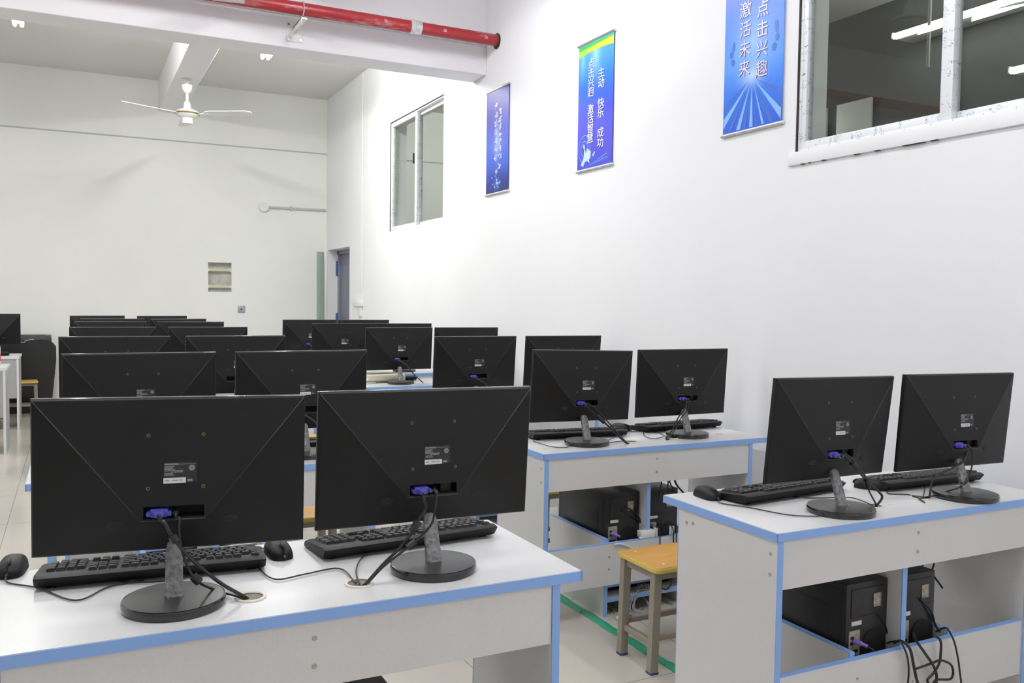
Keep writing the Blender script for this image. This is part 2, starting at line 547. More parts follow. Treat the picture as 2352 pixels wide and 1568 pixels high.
# doorway in the corner
t = thing('door_1', 'grey violet door set deep in the corner doorway', 'door', (XW, DOOR[0], 0), kind='structure')
dw = DOOR[1] - DOOR[0]
MB().box(.125, .17, 0, .05, 0, 1.905, bev=.003).box(.125, .17, dw - .05, dw, 0, 1.905, bev=.003).box(.125, .17, 0, dw, 1.855, 1.905, bev=.003).build('door_frame', 'door_frame', t)
lf = MB()
lf.box(.14, .18, .05, dw - .05, .01, 1.855, bev=.002)
lf.box(.132, .142, .14, dw - .14, 1.05, 1.72, bev=.006).box(.132, .142, .14, dw - .14, .15, .9, bev=.006)
lf = lf.build('door_leaf', 'door', t)
MB().box(.12, .14, .10, .15, .95, 1.15, bev=.004).build('door_handle', 'chrome', lf)
MB().prism([(0, 0), (.09, .03), (.085, -.33), (.03, -.33), (.02, -.14)], 0, .003, xf=Matrix.Translation((.128, .30, 1.48)) @ Matrix(((0, 0, 1, 0), (-1, 0, 0, 0), (0, 1, 0, 0), (0, 0, 0, 1)))).build('torn_paper', 'paper', t)
for z in (1.68, 1.02, .4):
    MB().box(.10, .127, dw - .03, dw - .004, z - .09, z + .09, bev=.003).build('hinge', 'bluefilm', t)

tag(MB().box(2.752, 2.84, 11.0, 11.03, 0, 1.885, bev=.004, xf=rotm('X', R(-1.2), (2.8, 11.03, 0))).build('timber_board', 'greenboard'), 'tall narrow grey green board leaning in the far corner beside the doorway', 'board')

# back wall fittings
t = thing('recessed_box', 'open recessed box with two cream rails in the end wall', 'electrical box', (1.575, YB + .05, 1.355))
MB().box(-.135, .135, .03, .038, .001, .355).build('back_plate', 'niche', t)
for z in (.062, .262):
    r_ = MB().box(-.125, .125, -.03, -.005, z - .012, z + .02, bev=.004).build('rail', 'rail_yel', t)
    for x in (-.128, .128):
        MB().box(x - .008, x + .008, -.035, .03, z - .016, z + .024, bev=.003).build('rail_bracket', 'white_plastic', r_)
t = thing('wall_socket', 'small steel faced socket low on the end wall', 'socket', (1.824, YB, 1.15))
MB().box(-.043, .043, -.012, 0, -.043, .043, bev=.003).build('face_plate', 'steel_plate', t)
MB().cyl((.0, -.0135, 0), (0, -.010, 0), .009, 12).build('jack', 'grime', t)
t = thing('conduit_pipe', 'short grey conduit with an octagonal box on the end wall', 'conduit', (2.09, YB, 2.408))
MB().cyl((.05, -.02, -.001), (.775, -.02, .004), .014, 12).build('pipe', 'pvc', t)
MB().prism([(.06 * math.cos(PI / 8 + k * PI / 4), .06 * math.sin(PI / 8 + k * PI / 4)) for k in range(8)], 0, .045, xf=Matrix.Rotation(PI / 2, 4, 'X')).build('junction_box', 'white_plastic', t)
MB().box(.325, .345, -.04, 0, -.03, .03, bev=.002).build('clip', 'pvc', t)
t = thing('cable_trunking', 'thin white trunking running down to a switch box near the doorway', 'trunking', (XW, 9.52, 1.2))
MB().box(-.012, 0, -.012, .012, .08, 2.6, bev=.002).build('cover', 'white_plastic', t)
MB().box(-.045, 0, -.05, .16, .015, .09, bev=.004).build('switch_box', 'white_plastic', t)
MB().box(-.03, 0, .16, .30, .02, .085, bev=.004).build('switch_plate', 'white_metal', t)
MB().box(-.02, 0, -.02, .10, -.10, .014, bev=.003).build('lower_cover', 'white_plastic', t)

# red pipe, brackets, conduit on the beam
t = thing('fire_pipe', 'red fire water pipe with scuffed paint in front of the beam', 'pipe', (0, 6.06, 3.262))
MB().cyl((XL, 0, 0), (2.19, 0, 0), .043, 24).cyl((2.25, 0, 0), (XW + .01, 0, 0), .043, 24).build('pipe', 'red', t)
MB().lathe([(.044, -.042), (.050, -.04), (.050, .04), (.044, .042)], seg=24, xf=Matrix.Translation((2.22, 0, 0)) @ Matrix.Rotation(PI / 2, 4, 'Y')).build('coupling', 'galv', t)
g = MB()
g.lathe([(.046, 0), (.060, .003), (.056, .012), (.046, .014)], seg=11, xf=Matrix.Translation((XW - .012, .003, -.004)) @ Matrix.Rotation(PI / 2, 4, 'Y'))
g.build('wall_gap', 'grime', t)
for x in (1.985, 2.435, 2.765):
    w_ = MB()
    for k in range(3):
        w_.box(x - .012, x + .012, -.0446, -.040, -.003 + .008 * (k - 1), -.001 + .008 * (k - 1), xf=rotm('Y', R(8 * k), (x, 0, 0)))
    w_.build('paint_scuff', 'paper', t)
def bracket(x, label):
    t = thing('pipe_bracket', label, 'pipe bracket', (x, 6.26, 3.15), 0, 'brackets under the red pipe')
    MB().box(-.055, .055, -.008, 0, -.06, .075, bev=.002).build('wall_plate', 'white_metal', t)
    MB().box(-.012, .03, -.262, -.006, .028, .040, bev=.002).box(-.012, -.006, -.262, -.006, .0, .040, bev=.001).build('arm', 'white_metal', t)
    MB().tube([(.01, -.2 + .049 * math.cos(a), .112 + .049 * math.sin(a)) for a in [R(-70), R(-40), 0, R(30), R(60), R(90), R(120), R(150), R(180), R(220), R(250)]], .005, 8).build('u_bolt', 'chrome', t)
    for z in (-.045, .055):
        for xx in (-.042, .042):
            MB().cyl((xx, -.016, z), (xx, -.006, z), .008, 6).build('bolt', 'chrome', t)
bracket(1.395, 'white angle bracket clamping the red pipe, fully in view')
t = thing('pipe_hanger', 'grey hanger plate under the red pipe, cut by the top edge of the photo', 'pipe hanger', (.90, 5.93, 3.205))
MB().box(-.10, .10, -.07, .055, 0, .012, bev=.003, xf=rotm('Z', R(-10))).build('plate', 'galv', t)
for x in (-.07, .06):
    MB().cyl((x, -.02, .01), (x, -.02, ZC - 3.205), .006, 8).build('hanging_rod', 'galv', t)
tag(MB().tube([(XL, 6.245, 3.285), (2.88, 6.245, 3.276)], .009, 8, smooth=False).build('conduit_pipe', 'galv'), 'thin silver conduit running along the beam behind the red pipe', 'conduit')

# ceiling fans
def fan(x, y, z, rot, label):
    t = thing('ceiling_fan', label, 'fan', (x, y, z), rot, 'white ceiling fans')
    MB().lathe([(.006, 0), (.045, -.002), (.045, -.01), (.006, -.012)], seg=20).tube([(0, 0, -.01), (.012, 0, -.03), (0, 0, -.05), (-.012, 0, -.035)], .004, 6).build('ceiling_hook', 'galv', t)
    MB().lathe([(.012, -.06), (.05, -.062), (.047, -.10), (.026, -.135), (.012, -.14)], seg=24).build('canopy', 'white_metal', t)
    MB().cyl((0, 0, -.05), (0, 0, -.30), .013, 14).build('downrod', 'white_metal', t)
    MB().lathe([(.014, -.215), (.03, -.235), (.036, -.29), (.10, -.315), (.115, -.34), (.10, -.365), (.055, -.385), (.052, -.44), (.02, -.445)], seg=32).build('motor_housing', 'white_metal', t)
    MB().lathe([(.1155, -.334), (.118, -.338), (.118, -.344), (.1155, -.348)], seg=32, caps=False).build('gold_band', 'brass', t)
    for k in range(3):
        b = MB()
        pl = [(.18, -.035), (.24, -.062), (.62, -.060), (.67, -.03), (.66, .035), (.60, .055), (.24, .045), (.18, .03)]
        b.prism(pl, -.003, .003, xf=Matrix.Rotation(2 * PI * k / 3, 4, 'Z') @ Matrix.Translation((0, 0, -.345)) @ Matrix.Rotation(R(-13), 4, 'X'))
        bl = b.build('blade', 'white_metal', t)
        a = MB()
        a.box(.10, .23, -.012, .012, -.350, -.342, bev=.002, xf=Matrix.Rotation(2 * PI * k / 3, 4, 'Z'))
        a.build('blade_arm', 'galv', bl)
    return t
fan(1.016, 9.3, 3.45, R(-33), 'white three blade ceiling fan hanging near the end wall')
fan(1.016, 3.95, 3.45, R(12), 'white ceiling fan over the front desks, seen only in the window glass')

# fluorescent lights
def light(x, y, label, warm):
    t = thing('ceiling_light', label, 'light', (x, y, 3.53), 0, 'twin tube ceiling lights')
    MB().box(-.045, .045, -.61, .61, .03, .065, bev=.006).build('housing', 'white_metal', t)
    for s in (-1, 1):
        MB().cyl((s * .026, -.59, .012), (s * .026, .59, .012), .014, 12).build('tube', 'tube_warm' if warm else 'tube', t)
        MB().cyl((0, s * .42, .06), (0, s * .42, .27), .006, 8).build('hanging_rod', 'galv', t)
for x, nm in ((-.4, 'over the left column of desks'), (1.62, 'over the column of desks by the wall'), (-2.45, 'over the white desks across the aisle')):
    for y, nn in ((7.9, 'beyond the beam'), (4.65, 'before the beam'), (1.55, 'above the front desks')):
        if x < -1 and not 2 < y < 6:
            continue
        light(x, y, 'twin tube light %s, %s' % (nn, nm), y > 6)
light(1.62, -1.2, 'unseen twin tube light added behind the viewer to brighten the desk fronts', False)  # extra lamp added out of view to lift the desk fronts

# ------------------------------------------------------------------ banners
def banner_mat(name, stops, glow=None, gcol=(1, 1, 1)):
    ma = mat(name, (.1, .2, .8), .34, spec=.35)
    nt = ma.node_tree
    b = nt.nodes['Principled BSDF']
    tc = nt.nodes.new('ShaderNodeTexCoord')
    sp = nt.nodes.new('ShaderNodeSeparateXYZ')
    nt.links.new(tc.outputs['Object'], sp.inputs[0])
    mr = nt.nodes.new('ShaderNodeMapRange')
    mr.inputs['From Min'].default_value = 0
    mr.inputs['From Max'].default_value = .77
    nz = nt.nodes.new('ShaderNodeTexNoise')
    nz.inputs['Scale'].default_value = 9
    nz.inputs['Detail'].default_value = 5
    nt.links.new(tc.outputs['Object'], nz.inputs['Vector'])
    ad = nt.nodes.new('ShaderNodeMath')
    ad.operation = 'MULTIPLY_ADD'
    ad.inputs[1].default_value = .06
    nt.links.new(nz.outputs['Fac'], ad.inputs[0])
    nt.links.new(sp.outputs['Z'], ad.inputs[2])
    nt.links.new(ad.outputs[0], mr.inputs['Value'])
    rp = nt.nodes.new('ShaderNodeValToRGB')
    while len(rp.color_ramp.elements) < len(stops):
        rp.color_ramp.elements.new(.5)
    for e, (p, c) in zip(rp.color_ramp.elements, stops):
        e.position = p
        e.color = (*c, 1)
    nt.links.new(mr.outputs[0], rp.inputs['Fac'])
    last = rp.outputs['Color']
    for (gy, gz, sy, sz, amt, gc) in (glow or []):
        mp = nt.nodes.new('ShaderNodeMapping')
        mp.vector_type = 'POINT'
        mp.inputs['Location'].default_value = (0, -gy / sy, -gz / sz)
        mp.inputs['Scale'].default_value = (0, 1 / sy, 1 / sz)
        nt.links.new(tc.outputs['Object'], mp.inputs[0])
        gr = nt.nodes.new('ShaderNodeTexGradient')
        gr.gradient_type = 'QUADRATIC_SPHERE'
        nt.links.new(mp.outputs[0], gr.inputs[0])
        ml = nt.nodes.new('ShaderNodeMath')
        ml.operation = 'MULTIPLY'
        ml.inputs[1].default_value = amt
        nt.links.new(gr.outputs['Fac'], ml.inputs[0])
        mx = nt.nodes.new('ShaderNodeMix')
        mx.data_type = 'RGBA'
        nt.links.new(ml.outputs[0], mx.inputs['Factor'])
        nt.links.new(last, mx.inputs['A'])
        mx.inputs['B'].default_value = (*gc, 1)
        last = mx.outputs['Result']
    nt.links.new(last, b.inputs['Base Color'])
    return ma
M['ink_white'] = mat('white_print', (.85, .83, .9), .3)
M['ink_pink'] = mat('pale_pink_print', (.8, .72, .78), .3)
M['ink_shadow'] = mat('dark_blue_print', (.03, .06, .36), .3)
M['ink_mid'] = mat('mid_blue_print', (.06, .17, .62), .3)
M['ink_light'] = mat('light_blue_print', (.25, .5, .9), .3)
M['ink_pale'] = mat('pale_blue_print', (.55, .72, .95), .3)
M['ink_green'] = mat('green_print', (.05, .50, .09), .3)
M['ink_lime'] = mat('lime_print', (.38, .72, .10), .3)
M['ink_yellow'] = mat('yellow_print', (.95, .80, .05), .3)
BW, BH = .40, .77
def glyph(mb, ch, y, z, size, mi, x, bold=0.0, wide=1.0):
    """one character, its reading direction along -y (seen from the room), standing on the wall plane"""
    cu = bpy.data.curves.new('glyph', 'FONT')
    cu.body = ch
    cu.size = 1
    cu.offset = bold
    cu.resolution_u = 2
    o = bpy.data.objects.new('glyph', cu)
    COL.objects.link(o)
    bpy.context.view_layer.update()
    dg = bpy.context.evaluated_depsgraph_get()
    me = bpy.data.meshes.new_from_object(o.evaluated_get(dg), depsgraph=dg)
    xs = [v.co.x for v in me.vertices]
    ys = [v.co.y for v in me.vertices]
    if xs:
        cx, cy = (min(xs) + max(xs)) / 2, (min(ys) + max(ys)) / 2
        vm = [mb.bm.verts.new((x, y - (v.co.x - cx) * size * wide, z + (v.co.y - cy) * size)) for v in me.vertices]
        for p in me.polygons:
            try:
                f = mb.bm.faces.new([vm[i] for i in p.vertices])
                f.material_index = mi
            except ValueError:
                pass
    bpy.data.objects.remove(o)
    bpy.data.curves.remove(cu)
    bpy.data.meshes.remove(me)
def sheet(mb, w, h, amp):
    n, k = 10, 14
    vs_ = [[mb.bm.verts.new((-.012 - amp * math.sin(PI * j / k) - amp * .6 * math.sin(2 * PI * i / n + .5) * math.sin(PI * j / k), w / 2 - w * i / n, h * j / k)) for i in range(n + 1)] for j in range(k + 1)]
    for j in range(k):
        for i in range(n):
            mb.bm.faces.new((vs_[j][i], vs_[j][i + 1], vs_[j + 1][i + 1], vs_[j + 1][i]))
def flatpoly(mb, pts, x, mi):
    f = mb.bm.faces.new([mb.bm.verts.new((x, p[0], p[1])) for p in pts])
    f.material_index = mi
def banner(yc, z0, label, material, texts, art, w=BW):
    t = thing('wall_banner', label, 'banner', (XW, yc, z0), 0, 'blue slogan banners on the long wall')
    s = MB()
    s.box(-.010, -.008, -w / 2, w / 2, 0, BH)
    s.build('sheet', material, t)
    for z, nm in ((-.008, 'bottom_rail'), (BH + .006, 'top_rail')):
        MB().cyl((-.009, -w / 2 - .012, z), (-.009, w / 2 + .012, z), .0085, 10).build(nm, 'chrome' if nm == 'top_rail' else 'galv', t)
    for nm, a in art(w):
        a.build(nm, ['ink_white', 'ink_shadow', 'ink_mid', 'ink_light', 'ink_pale', 'ink_green', 'ink_lime', 'ink_yellow', 'ink_pink'], t)
    for l in texts():
        l.build('lettering', ['ink_white', 'ink_pink', 'ink_shadow'], t)
    return t
XA, XT0, XT = -.0106, -.0112, -.0118
# seen from the room a larger y lies to the left
def art3(w):
    a = MB()
    rnd = random.Random(3)
    for k, (c, wd) in enumerate(((-62, 5), (-44, 7), (-30, 4), (-19, 3.5), (-9, 2), (0, 6), (11, 3), (21, 6), (33, 4), (46, 7), (60, 5))):
        p0 = (.0, .238)
        L = .46
        q = [(p0[0] + .03 * math.sin(R(c)), p0[1] - .03 * math.cos(R(c)))]
        for d in (-wd / 2, wd / 2):
            yy, zz = p0[0] + L * math.sin(R(c + d)), p0[1] - L * math.cos(R(c + d))
            f = 1.0
            if abs(yy) > w / 2 - .004:
                f = min(f, (w / 2 - .004) / abs(yy))
            if zz < .006:
                f = min(f, (p0[1] - .006) / (p0[1] - zz))
            q.append((p0[0] + (yy - p0[0]) * f, p0[1] + (zz - p0[1]) * f))
        flatpoly(a, q, XA - .00004 * k, 3 if k % 2 else 2)
    rays, L_, R_ = a, MB(), MB()
    for y, z, ry, rz_, rt in ((.135, .41, .010, .024, 10), (.150, .375, .012, .016, 0), (.137, .335, .013, .018, -20), (-.155, .435, .011, .032, -8), (-.16, .385, .012, .016, 0), (-.142, .345, .014, .018, 20)):
        flatpoly(L_ if y > 0 else R_, [(y + ry * math.cos(q) * math.cos(R(rt)) - rz_ * math.sin(q) * math.sin(R(rt)), z + ry * math.cos(q) * math.sin(R(rt)) + rz_ * math.sin(q) * math.cos(R(rt))) for q in [2 * PI * k / 14 for k in range(14)]], XA - .0006 - rt * 1e-6, 2)
    return [('ray_print', rays), ('figure_print', L_), ('figure_print', R_)]
def text3():
    out = []
    for col, y, z0 in (('激活未来', .055, .568), ('点击兴趣', -.062, .540)):
        l = MB()
        out.append(l)
        for i, c in enumerate(col):
            z = z0 - i * .092
            glyph(l, c, y - .003, z - .003, .082, 2, XT0)
            glyph(l, c, y, z, .082, 1, XT)
    return out
def art2(w):
    a = MB()
    n = 14
    def edge(f):
        return [(w / 2 - w * i / n, f(i / n)) for i in range(n + 1)]
    top = [(w / 2, BH - .001), (-w / 2, BH - .001)]
    e1 = edge(lambda q: BH - .055 + .055 * q ** 1.0 * (1.5 - q) - .012 * (1 - q))
    flatpoly(a, edge(lambda q: BH - .004 - .004 * q)[::-1] + [(w / 2, BH - .05 + .0)] [:0] + edge(lambda q: BH - .048 + .03 * q), XA + .0001, 5)
    flatpoly(a, edge(lambda q: BH - .03 + .012 * q)[::-1] + edge(lambda q: BH - .072 + .05 * q - .035 * q * q), XA, 6)
    flatpoly(a, edge(lambda q: BH - .052 + .05 * q - .018 * q * q)[::-1][:11] + edge(lambda q: BH - .068 + .05 * q - .05 * q * q)[4:], XA - .0002, 7)
    curve, a = a, MB()
    for k, rr in enumerate((.032, .044, .06, .078)):
        ring = MB
        pts = []
        cy, cz = .115, .125
        for q in range(20):
            a0, a1 = 2 * PI * q / 20, 2 * PI * (q + 1) / 20
            P4 = [(cy + (rr + d) * .9 * math.cos(b), cz + (rr + d) * 1.05 * math.sin(b)) for d, b in ((0, a0), (0, a1), (.004, a1), (.004, a0))]
            if max(abs(p[0]) for p in P4) < w / 2 - .004:
                flatpoly(a, P4, XA, 3 if k % 2 else 2)
    hand = [(.145, .022), (.155, .03), (.125, .068), (.118, .09), (.118, .118), (.105, .12), (.098, .095), (.09, .105), (.086, .124), (.076, .122), (.074, .108), (.066, .118), (.055, .116), (.055, .104), (.045, .108), (.036, .098), (.042, .06), (.06, .052), (.05, .034), (.058, .032), (.085, .05), (.105, .045), (.128, .015)]
    flatpoly(a, hand, XA - .0004, 4)
    flatpoly(a, [(.02, .075), (-.005, .095), (-.012, .088), (.01, .062)], XA - .0004, 4)
    flatpoly(a, [(.118, .122), (.13, .135), (.127, .155), (.114, .150), (.106, .124)], XA - .0005, 4)
    for k in range(5):
        flatpoly(a, [(.1 - .05 * k, .006 + .012 * k), (-.15, .03 + .011 * k), (-.15, .033 + .011 * k), (.1 - .05 * k, .009 + .012 * k)], XA - .0002, 3 if k % 2 else 2)
    return [('curve_print', curve), ('hand_print', a)]
def text2():
    out = []
    for col, y, zs in (('点击兴趣', .048, (.640, .582, .524, .466)), ('激活智慧', .048, (.362, .302, .242, .182)), ('主动', -.07, (.560, .496)), ('快乐', -.07, (.378, .318)), ('成功', -.07, (.20, .138))):
        l = MB()
        out.append(l)
        for c, z in zip(col, zs):
            glyph(l, c, y - .003, z - .003, .064, 2, XT0, .002, 1.2)
            glyph(l, c, y, z, .064, 0, XT, .007, 1.2)
    return out
def art1(w):
    a = MB()
    rnd = random.Random(8)
    for k in range(16):
        ang = rnd.uniform(-.5, .5)
        y0 = rnd.uniform(-.16, .16)
        z0 = rnd.uniform(.30, .62)
        if abs(y0) < .05:
            continue
        s = 1 if y0 > 0 else -1
        flatpoly(a, [(y0, z0), (y0 + s * .022, z0 + .05), (y0 + s * .025, z0 + .05)], XA - .00003 * k, 2 if k % 2 else 3)
    for k in range(26):
        y0, z0, rr = rnd.gauss(.02, .05), abs(rnd.gauss(.05, .05)) + .02, rnd.uniform(.004, .012)
        if abs(y0) < .17 and z0 < .2:
            flatpoly(a, [(y0 + rr * math.cos(q), z0 + rr * math.sin(q)) for q in (0, 1.3, 2.4, 3.6, 5)], XA - .0006 - .00003 * k, (3, 2, 1, 4)[k % 4])
    return [('glow_print', a)]
def text1():
    out = []
    # the two columns cannot be read in the photo: strokes of the same size and colour
    rnd = random.Random(12)
    for y, zs in ((.02, (.655, .585, .515, .455, .39, .325, .26)), (-.055, (.60, .54, .485, .425, .37, .32, .265, .19))):
        l = MB()
        out.append(l)
        for z in zs:
            for k in range(11):
                yy, zz = y + rnd.uniform(-.022, .022), z + rnd.uniform(-.02, .02)
                ln, wd, vert = rnd.uniform(.014, .034), .005, rnd.random() < .42
                dy, dz = (wd, ln) if vert else (ln, wd)
                sk = rnd.uniform(-.004, .004)
                flatpoly(l, [(yy - dy / 2, zz - dz / 2 + sk), (yy + dy / 2, zz - dz / 2 - sk), (yy + dy / 2, zz + dz / 2 - sk), (yy - dy / 2, zz + dz / 2 + sk)], XT - .00003 * k, 1)
    return out
b3 = banner_mat('banner_ray_print', [(0, (.035, .10, .62)), (.25, (.05, .19, .78)), (.45, (.10, .32, .9)), (.75, (.08, .22, .80)), (1, (.04, .10, .66))],
                [(0, .40, .26, .26, .75, (.42, .66, 1)), (0, .25, .14, .10, .85, (.6, .8, 1))])
b2 = banner_mat('banner_wave_print', [(0, (.05, .07, .62)), (.2, (.07, .06, .62)), (.5, (.06, .08, .66)), (.72, (.04, .20, .82)), (1, (.10, .42, .95))],
                [(.0, .70, .10, .25, .75, (.45, .85, 1)), (.15, .68, .06, .2, .5, (.4, .8, 1))])
b1 = banner_mat('banner_glow_print', [(0, (.018, .022, .09)), (.14, (.02, .035, .26)), (.34, (.06, .13, .62)), (.6, (.09, .12, .58)), (.82, (.055, .05, .38)), (1, (.04, .03, .32))],
                [(-.0, .38, .07, .26, .75, (.40, .68, 1)), (0, .36, .22, .14, .4, (.35, .55, .95)), (.01, .155, .035, .03, .9, (.85, .85, .95)), (.0, .06, .08, .07, .6, (.2, .45, .9))])
banner(3.235, 2.13, 'blue banner with white rays, cut off above, beside the film-framed window', b3, text3, art3)
banner(4.635, 2.13, 'blue banner with a green and yellow curve across its top', b2, text2, art2)
banner(6.025, 2.12, 'violet blue banner below the beam end, its lettering seen edge on', b1, text1, art1, .385)
# ------------------------------------------------------------------ computer desks
DZ = .702
def desk(name, label, loc, L, insL, insR, parts, group, edge='blue', screws=True, grommets=(), cat='desk', low=True, px=(.305, .512, .715)):
    t = thing(name, label, cat, loc, 0, group)
    D = .497
    top = MB()
    top.box(.002, L - .002, .002, D - .002, DZ - .024, DZ, bev=0, mi=0)
    z0, z1 = DZ - .0235, DZ - .0015
    top.box(0, L, 0, .0025, z0, z1, mi=1).box(0, L, D - .0025, D, z0, z1, mi=1).box(0, .0025, 0, D, z0, z1, mi=1).box(L - .0025, L, 0, D, z0, z1, mi=1)
    top.build('desk_top', ['mel_top', edge], t)
    zb = DZ - .0245
    xs = (insL, L - insR - .018)
    for k, x in enumerate(xs):
        s = MB()
        s.box(x, x + .018, .0045, .423, 0, zb, mi=0)
        s.box(x - .0004, x + .0184, .002, .005, 0, zb, mi=1).box(x - .0004, x + .0184, .4225, .425, 0, zb, mi=1)
        so = s.build('side_panel', ['mel', edge], t)
        if screws:
            sx = x - .0015 if k == 0 else x + .0165
            for y, z in ((.03, .64), (.03, .585), (.355, .645), (.385, .640)):
                MB().cyl((sx, y, z), (sx + .003, y, z), .0048, 10).build('cam_cap', 'screw', so)
    a, b = xs[0] + .019, xs[1] - .001
    mp_ = MB().box(a, b, .006, .022, .547, zb, mi=0).build('modesty_panel', ['mel'], t)
    if screws:
        for z in (.645, .59):
            MB().cyl((px[1] + .033, .0045, z), (px[1] + .033, .0075, z), .005, 10).build('cam_cap', 'screw', mp_)
    if low:
        lp = MB()
        lp.box(a, b, .008, .024, .137, .309, mi=0).box(a, b, .0075, .0245, .309, .3115, mi=1)
        lo = lp.build('lower_panel', ['mel', edge], t)
        if screws:
            for x in (.318, .545):
                for z in (.255, .205):
                    MB().cyl((x, .0065, z), (x, .0095, z), .0046, 10).build('cam_cap', 'screw', lo)
        for x in (px[0], px[2]):
            q = MB()
            q.box(x, x + .018, .028, D - .012, 0, .322, mi=0)
            q.box(x - .0004, x + .0184, .025, .0285, 0, .322, mi=1).box(x - .0004, x + .0184, .025, D - .012, .322, .3245, mi=1)
            q.build('partition', ['mel', edge], t)
        q = MB()
        q.box(px[1], px[1] + .018, .029, D - .012, .134, .546, mi=0).box(px[1] - .0004, px[1] + .0184, .026, .0295, .134, .546, mi=1)
        q.build('divider', ['mel', edge], t)
        q = MB()
        q.box(px[0] + .0195, px[2] - .001, .03, D - .015, .12, .134, mi=0).box(px[0] + .0195, px[2] - .001, .0275, .0305, .12, .134, mi=1)
        q.build('shelf', ['mel', edge], t)
        q = MB()
        q.box(px[0] + .0195, px[2] - .001, .03, .30, .058, .074, mi=0).box(px[0] + .0195, px[2] - .001, .0275, .0305, .058, .074, mi=1)
        q.build('shelf', ['mel', edge], t)
    if low:
        MB().box(px[0] + .0195, px[2] - .001, D - .0115, D - .001, 0, .30, mi=0).build('added_back_panel', ['mel'], t)  # unseen board added to block light and keep the bays dark
    for gx, gy in grommets:
        q = MB()
        q.lathe([(.024, .0003), (.031, .0003), (.030, .0032), (.0255, .0036), (.024, .002)], (gx, gy, DZ), 28, mi=0, caps=False)
        q.lathe([(.0005, .0004), (.0245, .0004)], (gx, gy, DZ), 28, mi=1, caps=False)
        q.build('cable_grommet', ['cream', 'dust'], t)
    return t
GR_L = ((.503, .122), (.724, .116))
GR_R = ((.489, .120), (.718, .140))
Lrow = [1.641, 3.118, 4.50, 5.87, 7.13, 8.02, 9.22]
Rrow = [1.700, 2.971, 4.25, 5.68, 6.66, 7.82]
NTH = ['front', 'second', 'third', 'fourth', 'fifth', 'sixth', 'seventh']
d0 = desk('computer_desk', 'white blue-edged computer desk, front one of the aisle-side column', (-.195, Lrow[0], 0), 1.20, .06, .055, 0, 'blue-edged computer desks', grommets=GR_L, px=(.36, .57, .80))
for k in range(1, 7):
    dup(d0, ((-.145, -.11, -.06, -.05, -.04, -.04)[k - 1], Lrow[k], 0), 0, 'white blue-edged computer desk, %s from the front in the aisle-side column' % NTH[k])
d1 = desk('computer_desk', 'white blue-edged computer desk, front one of the column by the wall', (1.634, Rrow[0], 0), 1.146, .006, .085, 0, 'blue-edged computer desks', grommets=GR_R)
for k in range(1, 6):
    dup(d1, (1.634, Rrow[k], 0), 0, 'white blue-edged computer desk, %s from the front in the wall-side column' % NTH[k])
w0 = desk('white_desk', 'plain white desk across the aisle, nearer of the two', (-1.70, 8.11, 0), 1.20, .02, .006, 0, 'plain white desks across the aisle', edge='white_edge', screws=False, low=False)
for o in w0.children:
    if o.name.startswith('modesty') or o.name.startswith('side'):
        o.data.materials[0] = M['grey_board']
MB().box(.04, 1.174, .006, .022, .30, .5465, mi=0).box(.04, 1.08, .007, .021, .12, .30, mi=0).build('front_panel', 'grey_board', w0)
dup(w0, (-1.68, 9.58, 0), 0, 'plain white desk across the aisle, farther one under a monitor')

# ------------------------------------------------------------------ monitors
MW, MH = .500, .300
def make_monitor():
    t = thing('computer_monitor', '', 'monitor', (0, 0, DZ), 0, 'black monitors on the computer desks')
    MB().lathe([(.088, 0), (.0945, .002), (.0955, .006), (.0955, .014), (.0940, .0175), (.0915, .0182)], seg=56, mi=1, caps=False).lathe([(.0915, .0182), (.06, .020), (.0005, .0205)], seg=56, caps=False).build('stand_base', ['blk_base', 'blk_gloss'], t)
    n = MB()
    rows = [(-.003, .018, .0175, .010), (.000, .03, .0172, .0095), (.010, .06, .0160, .009), (.021, .092, .0152, .0085), (.026, .106, .0150, .008), (.029, .116, .0125, .007), (.031, .121, .006, .004)]
    rings = []
    for y, z, hw, hd in rows:
        rings.append([n.bm.verts.new((hw * sx * (1 if abs(sy) < .9 else .8), y + hd * sy, z)) for sx, sy in ((-1, -.6), (-.8, -1), (.8, -1), (1, -.6), (1, .6), (.8, 1), (-.8, 1), (-1, .6))])
    for a, b in zip(rings, rings[1:]):
        for k in range(8):
            n.bm.faces.new((a[k], a[(k + 1) % 8], b[(k + 1) % 8], b[k]))
    n.bm.faces.new(rings[-1])
    n.bm.faces.new(list(reversed(rings[0])))
    no = n.build('stand_neck', 'wrap', t)
    for x in (-.010, .012):
        MB().cyl((x, -.0155, .019), (x, -.0155, .0225), .003, 8).build('screw', 'chrome', no)
    return t
